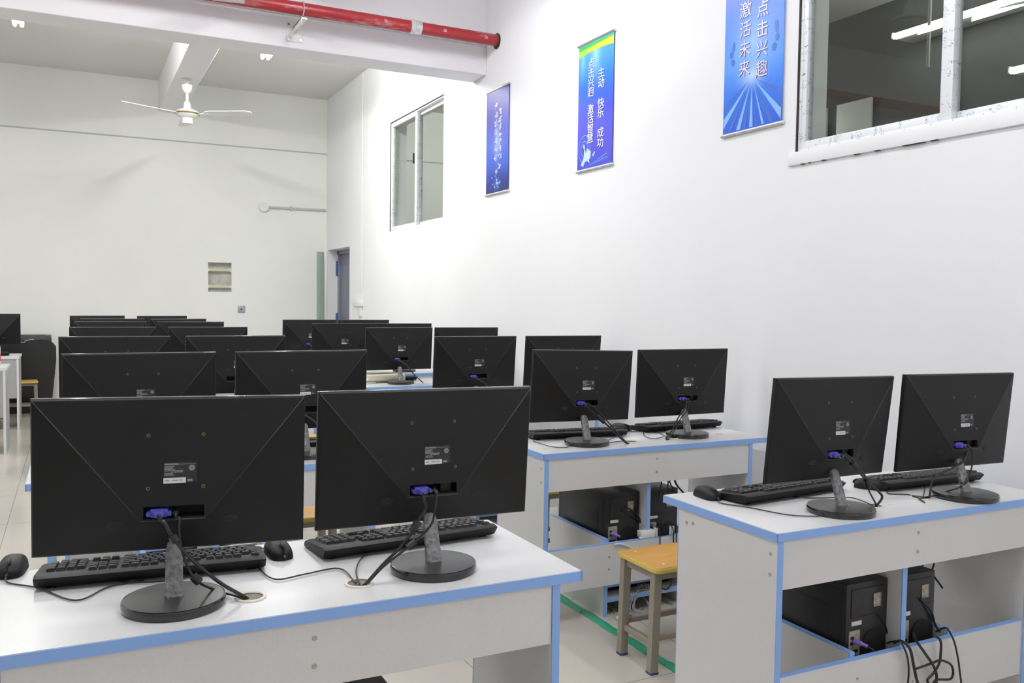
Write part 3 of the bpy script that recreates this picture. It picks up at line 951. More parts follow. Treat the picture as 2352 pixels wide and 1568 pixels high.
def panel_parts(t, zc, tilt, roll, parts=('all',)):
    """screen unit: local u right, v up, w towards the back (camera side); hung at height zc over the desk"""
    X = Matrix.Translation((0, .045, zc - DZ)) @ Matrix.Rotation(-tilt, 4, 'X') @ Matrix.Rotation(roll, 4, 'Y') @ Matrix(((1, 0, 0, 0), (0, 0, -1, 0), (0, 1, 0, 0), (0, 0, 0, 1)))
    hw, hh = MW / 2, MH / 2
    rim, tt, ap = .006, .011, .046
    sx, sv = .118 * MW, -.272 * MH
    ex = .003
    TL, TR = (-hw + ex, hh - ex, tt), (hw - ex, hh - ex, tt)
    BL, BR = (-hw + ex, -hh + ex, rim), (hw - ex, -hh + ex, rim)
    PL, PR = (-sx, sv, ap), (sx, sv, ap)
    def plane(v):                      # depth of the central facet at height v
        return tt + (ap - tt) * (hh - ex - v) / (hh - ex - sv)
    b = MB()
    bm = b.bm
    V = lambda p: bm.verts.new(p)
    tl, tr, bl, br, pl, pr = map(V, (TL, TR, BL, BR, PL, PR))
    # recess hole in the central facet
    r0, r1, rv0, rv1 = -.108 * MW, .112 * MW, -.262 * MH, -.185 * MH
    h = [V((r0, rv0, plane(rv0))), V((r1, rv0, plane(rv0))), V((r1, rv1, plane(rv1))), V((r0, rv1, plane(rv1)))]
    bm.faces.new((pl, pr, h[1], h[0]))
    bm.faces.new((pr, tr, h[2], h[1]))
    bm.faces.new((tr, tl, h[3], h[2]))
    bm.faces.new((tl, pl, h[0], h[3]))
    d = [V((q.co.x, q.co.y, .008)) for q in h]
    for k in range(4):
        f = bm.faces.new((h[k], h[(k + 1) % 4], d[(k + 1) % 4], d[k]))
        f.material_index = 1
    f = bm.faces.new(d)
    f.material_index = 1
    # side and lower facets
    for q in ((tl, bl, pl), (bl, br, pr, pl), (br, tr, pr)):
        bm.faces.new(q)
    soft = {frozenset((pl, bl)), frozenset((pr, br))}
    # rounded rim to the bezel
    o1 = [V(p) for p in ((-hw, hh, tt - .004), (hw, hh, tt - .004), (hw, -hh, rim - .003), (-hw, -hh, rim - .003))]
    o2 = [V(p) for p in ((-hw, hh, -.006), (hw, hh, -.006), (hw, -hh, -.006), (-hw, -hh, -.006))]
    for lst in ((tl, tr, o1[1], o1[0]), (tr, br, o1[2], o1[1]), (br, bl, o1[3], o1[2]), (bl, tl, o1[0], o1[3])):
        bm.faces.new(lst)
    for k in range(4):
        bm.faces.new((o1[k], o1[(k + 1) % 4], o2[(k + 1) % 4], o2[k]))
    bm.faces.new(list(reversed(o2)))
    bmesh.ops.recalc_face_normals(bm, faces=bm.faces)
    bm.faces.ensure_lookup_table()
    keep = [e for e in bm.edges if frozenset(e.verts) in soft]
    e0 = [(v.co.copy()) for v in (tl, pl, pr, tr)]
    for i in range(3):
        if i != 1:
            b.tube([e0[i], e0[i + 1]], .0009, 6, 2, smooth=False)
    b.tube([e0[1], e0[2]], .0011, 6, 2, smooth=False)  # these thin tubes carry the painted ridge highlight
    skey = {tuple(sorted((tuple(e.verts[0].co), tuple(e.verts[1].co)))) for e in keep}
    bm.normal_update()
    for f in bm.faces:
        f.smooth = True
    for e in bm.edges:
        kk = tuple(sorted((tuple(e.verts[0].co), tuple(e.verts[1].co))))
        e.smooth = kk in skey or (len(e.link_faces) == 2 and e.link_faces[0].material_index == 2) or (len(e.link_faces) == 2 and e.calc_face_angle(0) < R(3))
    bmesh.ops.transform(bm, matrix=X, verts=bm.verts)
    cov = b.build('back_cover', ['blk', 'blk_deep', 'blk_ridge_glint'], t, angle=None)
    s = MB()
    s.box(-hw + .012, hw - .012, -hh + .016, hh - .012, -.0068, -.0058)
    bmesh.ops.transform(s.bm, matrix=X, verts=s.bm.verts)
    s.build('screen', 'screen', t)
    # glossy rim around the top and sides
    g = MB()
    g.box(-hw - .0006, hw + .0006, hh - .001, hh + .0012, -.0062, tt - .004, bev=.0008)
    bmesh.ops.transform(g.bm, matrix=X, verts=g.bm.verts)
    g.build('top_trim', 'blk_gloss', t)
    # rating label on the facet
    sl = math.atan2(ap - tt, hh - ex - sv)
    def onfac(u, v, w=0):
        return Matrix.Translation((u, v, plane(v) + w)) @ Matrix.Rotation(-sl, 4, 'X')
    lb = MB()
    F = onfac(.012, .008)
    u0, u1, v0, v1 = -.030, .030, -.020, .019
    lb.box(u0, u1, v0, v1, 0, .0004, mi=0)
    lb.box(u0 + .001, u0 + .026, v1 - .005, v1 - .002, .0004, .0006, mi=1)
    lb.box(u0 + .026, u1 - .002, v1 - .0042, v1 - .0034, .0004, .0006, mi=1)
    for k, (a, c) in enumerate(((0, .018), (0, .015), (0, .019), (0, .034), (.012, .033), (0, .015), (0, .018))):
        lb.box(u0 + .001 + a, u0 + .001 + c, v1 - .0088 - k * .0027, v1 - .0070 - k * .0027, .0004, .0006, mi=1)
    for k in range(6):
        aa = k * PI / 3
        lb.lathe([(.0002, .0002), (.0028, .0002)], (u1 - .009 + .0034 * math.cos(aa), v1 - .0115 + .0034 * math.sin(aa), .0004), 8, mi=1, caps=False)
    lb.box(u0 - .0005, u0 + .040, v0 - .001, v0 + .0095, .0004, .0008, mi=2)
    for a, c in ((.003, .010), (.015, .026), (.028, .034)):
        lb.box(u0 + a, u0 + c, v0 + .0035, v0 + .0055, .0008, .00095, mi=1)
    lb.box(u0 + .043, u0 + .052, v0 + .0015, v0 + .006, .0004, .0006, mi=1)
    bmesh.ops.transform(lb.bm, matrix=X @ F, verts=lb.bm.verts)
    lb.build('rating_label', ['label_dark', 'label_grey', 'label_white'], t)
    for du in (-.05, .05):
        for dv in (-.05, .05):
            q = MB()
            q.lathe([(.0019, .0002), (.0028, .0007), (.0034, .0004), (.0036, 0)], seg=12, caps=False)
            q.lathe([(.0001, .0002), (.0024, .0002)], seg=12, mi=1, caps=False)
            bmesh.ops.transform(q.bm, matrix=X @ onfac(.004 + du, .029 + dv), verts=q.bm.verts)
            q.build('mount_insert', ['brass', 'blk_deep'], t)
    for du in (-.105, .105):
        q = MB()
        q.lathe([(.0005, .0009), (.0115, .0009), (.0125, 0)], seg=20, caps=False, xf=Matrix.Diagonal((.62, 1.25, 1, 1)))
        gu, gv = -.207 * (1 if du > 0 else -1), .017
        qn = Vector((-gu, -gv, 1)).normalized().to_track_quat('Z', 'Y').to_matrix().to_4x4()
        bmesh.ops.transform(q.bm, matrix=X @ Matrix.Translation((du, -.088, .0085 + .017 * -.088 + .207 * (hw - ex - abs(du)))) @ qn, verts=q.bm.verts)
        q.build('cover_dimple', 'blk_deep', t)
    q = MB()
    q.box(-.004, .004, -.0022, .0022, 0, .0012)
    bmesh.ops.transform(q.bm, matrix=X @ Matrix.Translation((.192, -.138, rim + .0012)), verts=q.bm.verts)
    q.build('lock_slot', 'blk_deep', t)
    q = MB()
    q.box(-.002, .010, rv0 + .004, rv1 - .004, .009, .016, bev=.001)
    bmesh.ops.transform(q.bm, matrix=X, verts=q.bm.verts)
    q.build('power_socket', 'blk_deep', t)
    return X
mon0 = make_monitor()
XF = {}
def monitor(key, x, y, yaw, zc, tilt, roll, label, cover=False):
    t = dup(mon0, (x, y, DZ), R(yaw), label)
    X = panel_parts(t, zc, R(tilt), R(roll))
    if cover:
        q = MB()
        q.box(.022, .048, -.078, -.0565, .0115, .0315, bev=.001)
        bmesh.ops.transform(q.bm, matrix=X, verts=q.bm.verts)
        q.build('port_cover', 'blk', t)
    XF[key] = (t, X)
    return t
monitor('L1', .167, 1.778, -7.0, .952, -1.0, .5, 'black monitor at the aisle end of the front aisle-side desk', False)
monitor('L2', .706, 1.784, -1.2, .950, -2.8, .4, 'black monitor with a clean mouse-free desk side, front aisle-side desk, end next to the gap', True)
monitor('R1', 1.975, 1.806, 3.5, .941, -4.6, 1.0, 'black monitor on the front wall-side desk, beside the lone mouse at the desk corner', True)
monitor('R2', 2.492, 1.787, -.8, .939, -3.4, .6, 'black monitor on the front wall-side desk, the one next to the wall', True)
monitor('M1', 1.918, 3.114, 2.4, .944, -2.1, 1.4, 'black monitor on the second wall-side desk, end nearer the room', False)
monitor('M2', 2.457, 3.133, .9, .941, -2.5, .1, 'black monitor on the second wall-side desk, end next to the wall', True)
FARM = [('L', 2, 3.33, .208, 0, -3), ('L', 2, 3.33, .777, 1, -3.5), ('L', 3, 4.7, .178, -1, -3), ('L', 3, 4.7, .751, 1, -4), ('L', 4, 6.08, .217, 0, -3), ('L', 4, 6.08, .792, 1, -4),
        ('L', 5, 7.35, .246, 2, -2), ('L', 5, 7.35, .824, 0, -4), ('L', 6, 8.25, .292, 1, -3), ('L', 6, 8.25, .835, 18, -4), ('L', 7, 9.45, .209, 14, -3), ('L', 7, 9.45, .80, 18, -4),
        ('R', 3, 4.45, 2.001, 1, -4), ('R', 3, 4.45, 2.563, -1, -5), ('R', 4, 5.9, 2.058, 1, -4), ('R', 4, 5.9, 2.575, -1, -5), ('R', 5, 6.9, 1.929, 1, -3), ('R', 5, 6.9, 2.438, 0, -4), ('R', 6, 8.05, 1.942, 2, -3), ('R', 6, 8.05, 2.454, 2, -4)]
cnt = {}
for side, row, y, x, yaw, tilt in FARM:
    k = cnt.get((side, row), 0)
    cnt[(side, row)] = k + 1
    lb = 'black monitor on the %s %s desk, end %s' % (NTH[row - 1], 'aisle-side' if side == 'L' else 'wall-side', (('at the aisle' if side == 'L' else 'nearer the room') if k == 0 else ('by the middle gap' if side == 'L' else 'next to the wall')))
    monitor('%s%d%s' % (side, row, 'ab'[k]), x, y - .045, yaw, .948, tilt, 0, lb)
monitor('W', -.735, 9.93, 0, .952, -3, 0, 'black monitor on the farther plain white desk across the aisle')
for ch in list(mon0.children):
    for g in list(ch.children):
        bpy.data.objects.remove(g, do_unlink=True)
    bpy.data.objects.remove(ch, do_unlink=True)
bpy.data.objects.remove(mon0, do_unlink=True)
# ------------------------------------------------------------------ monitor cables
def plug_pt(key, u, v, w):
    t, X = XF[key]
    return mw(t) @ X @ Vector((u, v, w))
def cable(name, pts, r, label, cat, group=None, material='cord', extra=None):
    t = thing(name, label, cat, pts[0], 0, group)
    MB().tube(pts, r, 8).build('cord', material, t, world=True)
    if extra:
        extra(t)
    return t
def vga(key, pts, label, ferr=None):
    p0 = plug_pt(key, -.026, -.070, .046)
    def ex(t):
        tm, X = XF[key]
        q = MB()
        q.box(-.043, -.009, -.0775, -.0605, .010, .044, bev=.004)
        q.box(-.036, -.016, -.0750, -.0630, .044, .058, bev=.004)
        q.cyl((-.045, -.069, .012), (-.045, -.069, .050), .004, 10).cyl((-.007, -.069, .012), (-.007, -.069, .050), .004, 10)
        bmesh.ops.transform(q.bm, matrix=mw(tm) @ X, verts=q.bm.verts)
        q.build('plug', 'vga', t, world=True)
        if ferr:
            a, b = Vector(pts[ferr[0]]), Vector(pts[ferr[1]])
            MB().tube([a * .75 + b * .25, a * .25 + b * .75], .0085, 12, smooth=False).build('ferrite_bead', 'cord', t, world=True)
    return cable('monitor_cable', [plug_pt(key, -.026, -.069, .056), plug_pt(key, -.024, -.074, .068)] + pts, .0036, label, 'cable', 'blue-plugged monitor cables', extra=ex)
def power(key, pts, label, ferr=None):
    def ex(t):
        tm, X = XF[key]
        q = MB()
        q.cyl((.004, -.068, .010), (.004, -.070, .044), .0052, 12)
        bmesh.ops.transform(q.bm, matrix=mw(tm) @ X, verts=q.bm.verts)
        q.build('plug', 'cord', t, world=True)
        if ferr:
            a, b = Vector(pts[ferr[0]]), Vector(pts[ferr[1]])
            MB().tube([a * .8 + b * .2, a * .2 + b * .8], .0085, 12, smooth=False).build('ferrite_bead', 'cord', t, world=True)
    return cable('power_cable', [plug_pt(key, .004, -.070, .042), plug_pt(key, .005, -.076, .055)] + pts, .0026, label, 'cable', 'thin monitor power cables', extra=ex)
C = {
'L1_vga': [(0.148,1.745,0.874),(0.157,1.745,0.854),(0.172,1.745,0.829),(0.192,1.745,0.802),(0.221,1.745,0.771),(0.253,1.745,0.741),(0.295,1.755,0.708)] ,
'L1_pow': [(0.174,1.745,0.879),(0.173,1.745,0.854),(0.177,1.745,0.82),(0.195,1.745,0.769),(0.213,1.745,0.748),(0.255,1.801,0.71),(0.284,1.754,0.71)] ,
'L1_mousecord': [(-0.127,2.049,0.705),(-0.07,1.987,0.705),(-0.003,1.877,0.705),(0.057,1.939,0.705),(0.124,1.954,0.705)] ,
'L1_kbcord': [(0.063,1.991,0.706),(0.098,1.947,0.706),(0.181,1.925,0.706),(0.245,1.954,0.706),(0.266,1.878,0.706),(0.285,1.778,0.706)] ,
'L1b_cord': [(0.383,2.108,0.706),(0.361,2.029,0.706),(0.358,1.917,0.706),(0.376,1.844,0.706),(0.438,1.855,0.706),(0.516,1.863,0.706),(0.521,1.754,0.706)] ,
'L2_vga': [(0.664,1.74,0.878),(0.671,1.74,0.854),(0.658,1.74,0.834),(0.639,1.74,0.804),(0.612,1.74,0.773),(0.575,1.74,0.742),(0.536,1.734,0.708)] ,
'L2_pow': [(0.691,1.73,0.889),(0.688,1.73,0.857),(0.68,1.73,0.82),(0.649,1.73,0.79),(0.62,1.73,0.771),(0.572,1.73,0.74),(0.543,1.74,0.708)] ,
'L2_kbcord': [(0.641,1.979,0.708),(0.583,1.915,0.708),(0.543,1.827,0.708),(0.523,1.734,0.708)] ,
'R1_vga': [(1.973,1.8,0.868),(1.998,1.8,0.851),(2.031,1.8,0.82),(2.077,1.8,0.783),(2.12,1.8,0.751),(2.136,1.8,0.732),(2.123,1.807,0.708)] ,
'R1_pow': [(1.98,1.8,0.872),(2.021,1.8,0.843),(2.064,1.8,0.799),(2.08,1.8,0.757),(2.125,1.812,0.708)] ,
'R1_mousecord': [(1.718,2.026,0.705),(1.758,1.949,0.705),(1.8,1.834,0.705),(1.863,1.79,0.705),(1.89,1.784,0.705)] ,
'R1_kbcord': [(1.972,2.059,0.706),(2.005,1.973,0.706),(2.13,1.926,0.706),(2.139,1.884,0.706),(2.118,1.818,0.706)] ,
'R2_vga': [(2.49,1.8,0.863),(2.512,1.8,0.85),(2.507,1.8,0.831),(2.491,1.8,0.813),(2.453,1.8,0.798),(2.374,1.8,0.778),(2.349,1.8,0.756),(2.363,1.816,0.708)] ,
'R2_pow': [(2.497,1.79,0.867),(2.521,1.79,0.846),(2.522,1.79,0.799),(2.507,1.79,0.764),(2.471,1.79,0.738),(2.437,1.807,0.724),(2.411,1.829,0.708),(2.337,1.821,0.708)] ,
'R2_mousecord': [(2.301,1.917,0.705),(2.35,1.876,0.705),(2.312,1.801,0.705),(2.304,1.786,0.705),(2.348,1.85,0.705),(2.348,1.87,0.705)] ,
'R2_kbcord': [(2.527,1.976,0.71),(2.465,1.913,0.71),(2.337,1.818,0.71)] ,
'M1_vga': [(1.898,3.09,0.867),(1.93,3.09,0.838),(2.005,3.09,0.779),(2.058,3.09,0.732),(2.074,3.057,0.708)] ,
'M1_pow': [(1.913,3.09,0.873),(1.96,3.09,0.838),(2.027,3.09,0.773),(2.079,3.055,0.708)] ,
'M1_kbcord': [(1.732,3.244,0.706),(1.737,3.1,0.706),(1.784,3.058,0.706),(1.843,3.115,0.706)] ,
'M1_mousecord': [(1.923,3.047,0.706),(2.017,3.093,0.706),(2.099,3.11,0.706)] ,
'M2_vga': [(2.43,3.11,0.861),(2.424,3.11,0.831),(2.389,3.11,0.795),(2.369,3.11,0.759),(2.348,3.11,0.73),(2.3,3.079,0.708)] ,
'M2_pow': [(2.443,3.11,0.861),(2.434,3.11,0.822),(2.401,3.11,0.789),(2.381,3.11,0.751),(2.311,3.075,0.708)] ,
'M2_mousecord': [(2.281,3.318,0.706),(2.377,3.266,0.706),(2.352,3.165,0.706),(2.31,3.076,0.706)] ,
'M2_kbcord': [(2.358,3.331,0.706),(2.269,3.198,0.706),(2.254,3.111,0.706),(2.327,3.135,0.706)] ,
'Rc1': [(2.164,1.8,0.286),(2.103,1.7,0.34),(2.118,1.69,0.318),(2.135,1.69,0.277),(2.138,1.69,0.225),(2.126,1.69,0.176)] ,
'Rc2': [(2.17,1.78,0.292),(2.115,1.7,0.338),(2.134,1.685,0.317),(2.153,1.685,0.263),(2.172,1.685,0.211),(2.206,1.685,0.156)] ,
'Rc3': [(2.265,1.78,0.314),(2.178,1.7,0.33),(2.199,1.685,0.293),(2.239,1.685,0.247),(2.253,1.685,0.206),(2.235,1.685,0.151)] ,
'Rc4': [(2.248,1.7,0.335),(2.263,1.685,0.321),(2.267,1.685,0.282),(2.261,1.685,0.251),(2.235,1.685,0.225),(2.213,1.685,0.211),(2.233,1.685,0.19),(2.251,1.685,0.205),(2.312,1.685,0.196),(2.325,1.685,0.214),(2.312,1.685,0.241),(2.267,1.685,0.261),(2.235,1.685,0.259),(2.161,1.685,0.254)] ,
'Rc5': [(2.303,1.73,0.325),(2.305,1.7,0.347),(2.308,1.685,0.333),(2.328,1.685,0.3),(2.344,1.685,0.255),(2.356,1.685,0.207),(2.375,1.685,0.123)] ,
'Rc6': [(2.047,1.775,0.43),(2.093,1.775,0.403),(2.131,1.775,0.363),(2.158,1.775,0.306)] ,
'Rc7': [(2.265,1.76,0.422),(2.316,1.76,0.377),(2.336,1.76,0.334),(2.305,1.72,0.328)] ,
'Mbundle1': [(2.049,3.04,0.425),(2.098,3.04,0.401),(2.148,3.04,0.363),(2.172,3.04,0.323)] ,
'Mbundle2': [(2.064,3.04,0.442),(2.12,3.04,0.407),(2.162,3.04,0.357),(2.211,3.04,0.366),(2.239,3.04,0.349)] ,
'Mbundle3': [(2.12,3.04,0.431),(2.139,3.04,0.382),(2.167,3.04,0.338),(2.199,3.04,0.329),(2.203,3.04,0.348),(2.162,3.04,0.369)] ,
'Mwhite': [(2.001,3.04,0.267),(1.975,2.975,0.305),(2.009,2.975,0.303),(2.052,2.975,0.284),(2.079,2.975,0.26)] ,
'Mhang': [(2.181,2.96,0.156),(2.194,2.96,0.108),(2.228,2.96,0.088),(2.255,2.96,0.109),(2.26,2.96,0.149)] ,
'Mgrey1': [(2.168,3.05,0.029),(2.144,3.05,-0.002),(2.133,3.05,-0.025),(2.075,2.928,0.006)] ,
'Mgrey2': [(2.16,3.02,0.028),(2.139,3.02,0.003),(2.117,3.02,-0.018),(2.1,3.02,-0.038)] ,
'Mgrey3': [(2.105,3.0,0.095),(2.128,3.0,0.058),(2.146,3.0,0.027)] ,
}
vga('L1', C['L1_vga'] + [(.306, 1.765, .695)], 'monitor cable with blue plug on the aisle-end monitor of the front aisle-side desk', (1, 2))
power('L1', C['L1_pow'] + [(.300, 1.76, .697)], 'thin power cable behind the aisle-end monitor of the front aisle-side desk', (3, 4))
vga('L2', C['L2_vga'] + [(.530, 1.752, .695)], 'monitor cable with blue plug on the second monitor of the front aisle-side desk', (2, 3))
power('L2', C['L2_pow'] + [(.534, 1.757, .697)], 'thin power cable crossing the neck of the second monitor, front aisle-side desk', (3, 4))
vga('R1', C['R1_vga'] + [(2.124, 1.82, .695)], 'monitor cable with blue plug curving down to the front wall-side desk grommet', (1, 2))
power('R1', C['R1_pow'] + [(2.12, 1.822, .697)], 'thin power cable of the front wall-side monitor nearer the room', (2, 3))
vga('R2', C['R2_vga'] + [(2.354, 1.838, .695)], 'monitor cable with blue plug looping beside the monitor next to the wall', None)
power('R2', C['R2_pow'] + [(2.350, 1.84, .697)], 'thin power cable wound round the neck of the front monitor next to the wall', (3, 4))
vga('M1', C['M1_vga'] + [(2.12, 3.085, .695)], 'monitor cable with blue plug on the second wall-side desk, nearer the room', (1, 2))
power('M1', C['M1_pow'] + [(2.126, 3.093, .697)], 'thin power cable of the nearer-the-room monitor on the second wall-side desk')
vga('M2', C['M2_vga'] + [(2.352, 3.11, .695)], 'monitor cable with blue plug on the second wall-side desk, next to the wall')
power('M2', C['M2_pow'] + [(2.35, 3.114, .697)], 'thin power cable of the next-to-wall monitor on the second wall-side desk')
for key, lb, side in (('R3a', 'third wall-side desk, nearer the room', 1), ('R3b', 'third wall-side desk, next to the wall', 1), ('R4a', 'fourth wall-side desk beside the cream roll', 2), ('R4b', 'fourth wall-side desk, next to the wall', 1), ('R5a', 'fifth wall-side desk, nearer the room', 1), ('R6a', 'sixth wall-side desk, nearer the room', 1), ('L2a', 'second aisle-side desk, at the aisle', 1), ('L2b', 'second aisle-side desk, by the middle gap', 1), ('L3a', 'third aisle-side desk, at the aisle', 1)):
    t_, X_ = XF[key]
    b = mw(t_).translation
    s = .16
    vga(key, [(b.x + .02, b.y - .045, .84), (b.x + .075, b.y - .05, .775), (b.x + s * .85, b.y - .04, .722), (b.x + s, b.y - .02, .7055)], 'monitor cable with blue plug, %s' % lb)

# ------------------------------------------------------------------ keyboards
KEYM = {}
def key_mesh(w, d=.0165):
    k = (round(w, 4), round(d, 4))
    if k not in KEYM:
        b = MB()
        t = b.bm
        lo = [t.verts.new((sx * (w / 2 - .0007), sy * (d / 2 - .0007), 0)) for sx, sy in ((-1, -1), (1, -1), (1, 1), (-1, 1))]
        hi = [t.verts.new((sx * (w / 2 - .0026), sy * (d / 2 - .0026), .0072)) for sx, sy in ((-1, -1), (1, -1), (1, 1), (-1, 1))]
        for q in range(4):
            t.faces.new((lo[q], lo[(q + 1) % 4], hi[(q + 1) % 4], hi[q]))
        t.faces.new(hi)
        bmesh.ops.bevel(t, geom=[e for e in t.edges if not e.is_boundary], offset=.0009, segments=2, affect='EDGES')
        o = b.build('key', 'blk_key')
        KEYM[k] = o.data
        bpy.data.objects.remove(o)
    return KEYM[k]
U = .0187
def key_layout():
    """(x from the user's left, y from the rear, width) in key units"""
    out = []
    for c in (0, 2, 3, 4, 5, 6.5, 7.5, 8.5, 9.5, 11, 12, 13, 14):
        out.append((c, 0, 1))
    rows = [(1.25, [1] * 13 + [2]), (2.25, [1.5] + [1] * 12 + [1.5]), (3.25, [1.75] + [1] * 11 + [2.25]), (4.25, [2.25] + [1] * 10 + [2.75]), (5.25, [1.5, 1.25, 1.25, 6.5, 1.5, 1.5, 1.5])]
    for y, ws in rows:
        x = 0
        for w in ws:
            out.append((x, y, w))
            x += w
    for x in range(3):
        out += [(15.3 + x, 0, 1), (15.3 + x, 1.25, 1), (15.3 + x, 2.25, 1), (15.3 + x, 5.25, 1)]
    out.append((16.3, 4.25, 1))
    for y in (1.25, 2.25, 3.25, 4.25):
        for x in range(3):
            out.append((18.6 + x, y, 1))
    for y in (1.25, 2.25, 4.0):
        out.append((21.6, y, 1))
    out += [(18.6, 5.25, 2), (20.6, 5.25, 1)]
    return out
KL, KD = .452, .150
SL = .095
def kxf():
    return Matrix.Translation((0, 0, .004)) @ Matrix.Shear('XY', 4, (0, 0)) 
def kz(y):                     # height of the deck: the rear, towards the camera, stands on its feet
    return .019 + (KD / 2 - y) * SL
def make_keyboard():
    t = thing('computer_keyboard', '', 'keyboard', (0, 0, DZ), 0, 'black keyboards on the desks')
    b = MB()
    prof = [(-KD / 2 + .004, .001), (-KD / 2 - .003, .010), (-KD / 2 - .002, .013), (-KD / 2 + .010, .0185), (-KD / 2 + .014, .019), (KD / 2 - .012, .018), (KD / 2 - .003, .013), (KD / 2, .006), (KD / 2 - .004, .001), (-KD / 2 + .010, -.007)]
    rings = []
    for x, s in ((-KL / 2, .86), (-KL / 2 + .004, .96), (-KL / 2 + .010, 1), (KL / 2 - .010, 1), (KL / 2 - .004, .96), (KL / 2, .86)):
        rings.append([b.bm.verts.new((x, y * (1 if s == 1 else .985 if s > .9 else .96), .009 + (z - .009) * s + (KD / 2 - y) * SL)) for y, z in prof])
    n = len(prof)
    for a, c in zip(rings, rings[1:]):
        for k in range(n):
            b.bm.faces.new((a[k], a[(k + 1) % n], c[(k + 1) % n], c[k]))
    b.bm.faces.new(list(reversed(rings[0])))
    b.bm.faces.new(rings[-1])
    bmesh.ops.recalc_face_normals(b.bm, faces=b.bm.faces)
    b.build('case', 'blk', t)
    for x in (-KL / 2 + .03, KL / 2 - .03):
        MB().box(x - .010, x + .010, -KD / 2 + .020, -KD / 2 + .026, 0, .016, bev=.001, xf=rotm('X', R(14), (0, -KD / 2 + .023, .012))).build('foot', 'blk', t)
    for x, y, w in key_layout():
        d = 1.9 if (w == 1 and x == 21.6 and y in (2.25, 4.0)) else 1
        o = bpy.data.objects.new('key', key_mesh(w * U, (d if d == 1 else 1.75) * U))
        COL.objects.link(o)
        o.parent = t
        yy = -.060 + (y + .5 + (.375 if d != 1 else 0)) * U
        o.location = (KL / 2 - .012 - (x + w / 2) * U, yy, kz(yy) - .0012)
        o.rotation_euler = (-math.atan(SL), 0, 0)
    return t
kb0 = make_keyboard()
KB = [('L1', .152, 2.020, -5.6, 'black keyboard under the aisle-end monitor of the front aisle-side desk'),
      ('L2', .719, 2.022, 4.5, 'black keyboard under the second monitor of the front aisle-side desk'),
      ('R1', 1.984, 2.062, 5.6, 'black keyboard on the front wall-side desk between mouse and monitor base'),
      ('R2', 2.552, 2.005, -1.8, 'black keyboard on the front wall-side desk, the one next to the wall'),
      ('M1', 1.985, 3.325, -6.3, 'black keyboard on the second wall-side desk, nearer the room'),
      ('M2', 2.560, 3.356, 2.3, 'black keyboard on the second wall-side desk, next to the wall')]
KBO = {}
for i, (k, x, y, rz, lb) in enumerate(KB):
    if i == 0:
        o = kb0
        o.location = (x, y, DZ)
        o.rotation_euler = (0, 0, R(rz))
        o['label'] = lb
    else:
        o = dup(kb0, (x, y, DZ), R(rz), lb)
    KBO[k] = o
def own_cord(parent, pts, r=.0017):
    o = MB().tube(pts, r, 7).build('cord', 'cord', parent, world=True)
    o['own'] = 1
own_cord(KBO['L1'], C['L1_kbcord'])
own_cord(KBO['L2'], C['L2_kbcord'])
own_cord(KBO['R1'], C['R1_kbcord'])
own_cord(KBO['R2'], C['R2_kbcord'])
own_cord(KBO['M1'], C['M1_kbcord'])
own_cord(KBO['M2'], C['M2_kbcord'])
# boards seen only as a dark sliver behind the fourth row
dup(kb0, (2.02, 6.105, DZ), R(1), 'black keyboard lying under the cream roll on the fourth wall-side desk', skip=('cord',))
dup(kb0, (.78, 3.50, DZ), R(0), 'black keyboard glimpsed in the gap on the second aisle-side desk', skip=('cord',))

# ------------------------------------------------------------------ mice
def make_mouse():
    t = thing('computer_mouse', '', 'mouse', (0, 0, DZ), 0, 'black mice on the desks')
    b = MB()
    nu, nv = 28, 12
    def sp(c, e):
        return math.copysign(abs(c) ** e, c)
    rings = []
    for j in range(nv + 1):
        ph = PI / 2 * j / nv
        ring = []
        for i in range(nu):
            th = 2 * PI * i / nu
            y = .054 * sp(math.sin(th), .72) * sp(math.cos(ph), .55)
            x = .0305 * sp(math.cos(th), .72) * sp(math.cos(ph), .55) * (1 - .12 * (math.sin(PI * (y + .054) / .108)))
            z = .001 + .034 * sp(math.sin(ph), .9) * (.74 + .26 * math.cos((y - .012) / .054 * 1.25))
            ring.append(b.bm.verts.new((x, y, z)))
        rings.append(ring)
    for a, c in zip(rings, rings[1:]):
        for k in range(nu):
            b.bm.faces.new((a[k], a[(k + 1) % nu], c[(k + 1) % nu], c[k]))
    b.bm.faces.new(list(reversed(rings[0])))
    b.build('shell', 'blk', t, weld=True)
    MB().cyl((-.004, -.030, .0245), (.004, -.030, .0245), .0085, 20).build('scroll_wheel', 'blk_deep', t)
    MB().box(-.0006, .0006, -.052, -.012, .018, .0325, xf=rotm('X', R(6), (0, -.03, .025))).build('button_seam', 'blk_deep', t)
    MB().cyl((0, -.050, .010), (0, -.062, .008), .0032, 10).build('strain_relief', 'cord', t)
    return t
ms0 = make_mouse()
MS = [(-.125, 2.135, -8, 'black mouse at the aisle end of the front aisle-side desk', C['L1_mousecord']),
      (.418, 2.035, 4, 'black mouse between the two keyboards of the front aisle-side desk', C['L1b_cord']),
      (1.738, 2.112, -4, 'black mouse at the corner of the front wall-side desk', C['R1_mousecord']),
      (2.322, 2.00, 30, 'black mouse between the two keyboards of the front wall-side desk', C['R2_mousecord']),
      (2.268, 3.39, 25, 'black mouse between the keyboards of the second wall-side desk', C['M1_mousecord'])]
for i, (x, y, rz, lb, cd) in enumerate(MS):
    if i == 0:
        o = ms0
        o.location = (x, y, DZ)
        o.rotation_euler = (0, 0, R(rz))
        o['label'] = lb
    else:
        o = dup(ms0, (x, y, DZ), R(rz), lb)
    h = mw(o) @ Vector((0, -.06, .0085))
    own_cord(o, [h] + [Vector(p) for p in cd])
for nm, k in (('desk_cord', 'M2_mousecord'),):
    cable('loose_cable', C[k], .0017, 'thin black cord lying between the monitors of the second wall-side desk', 'cable')

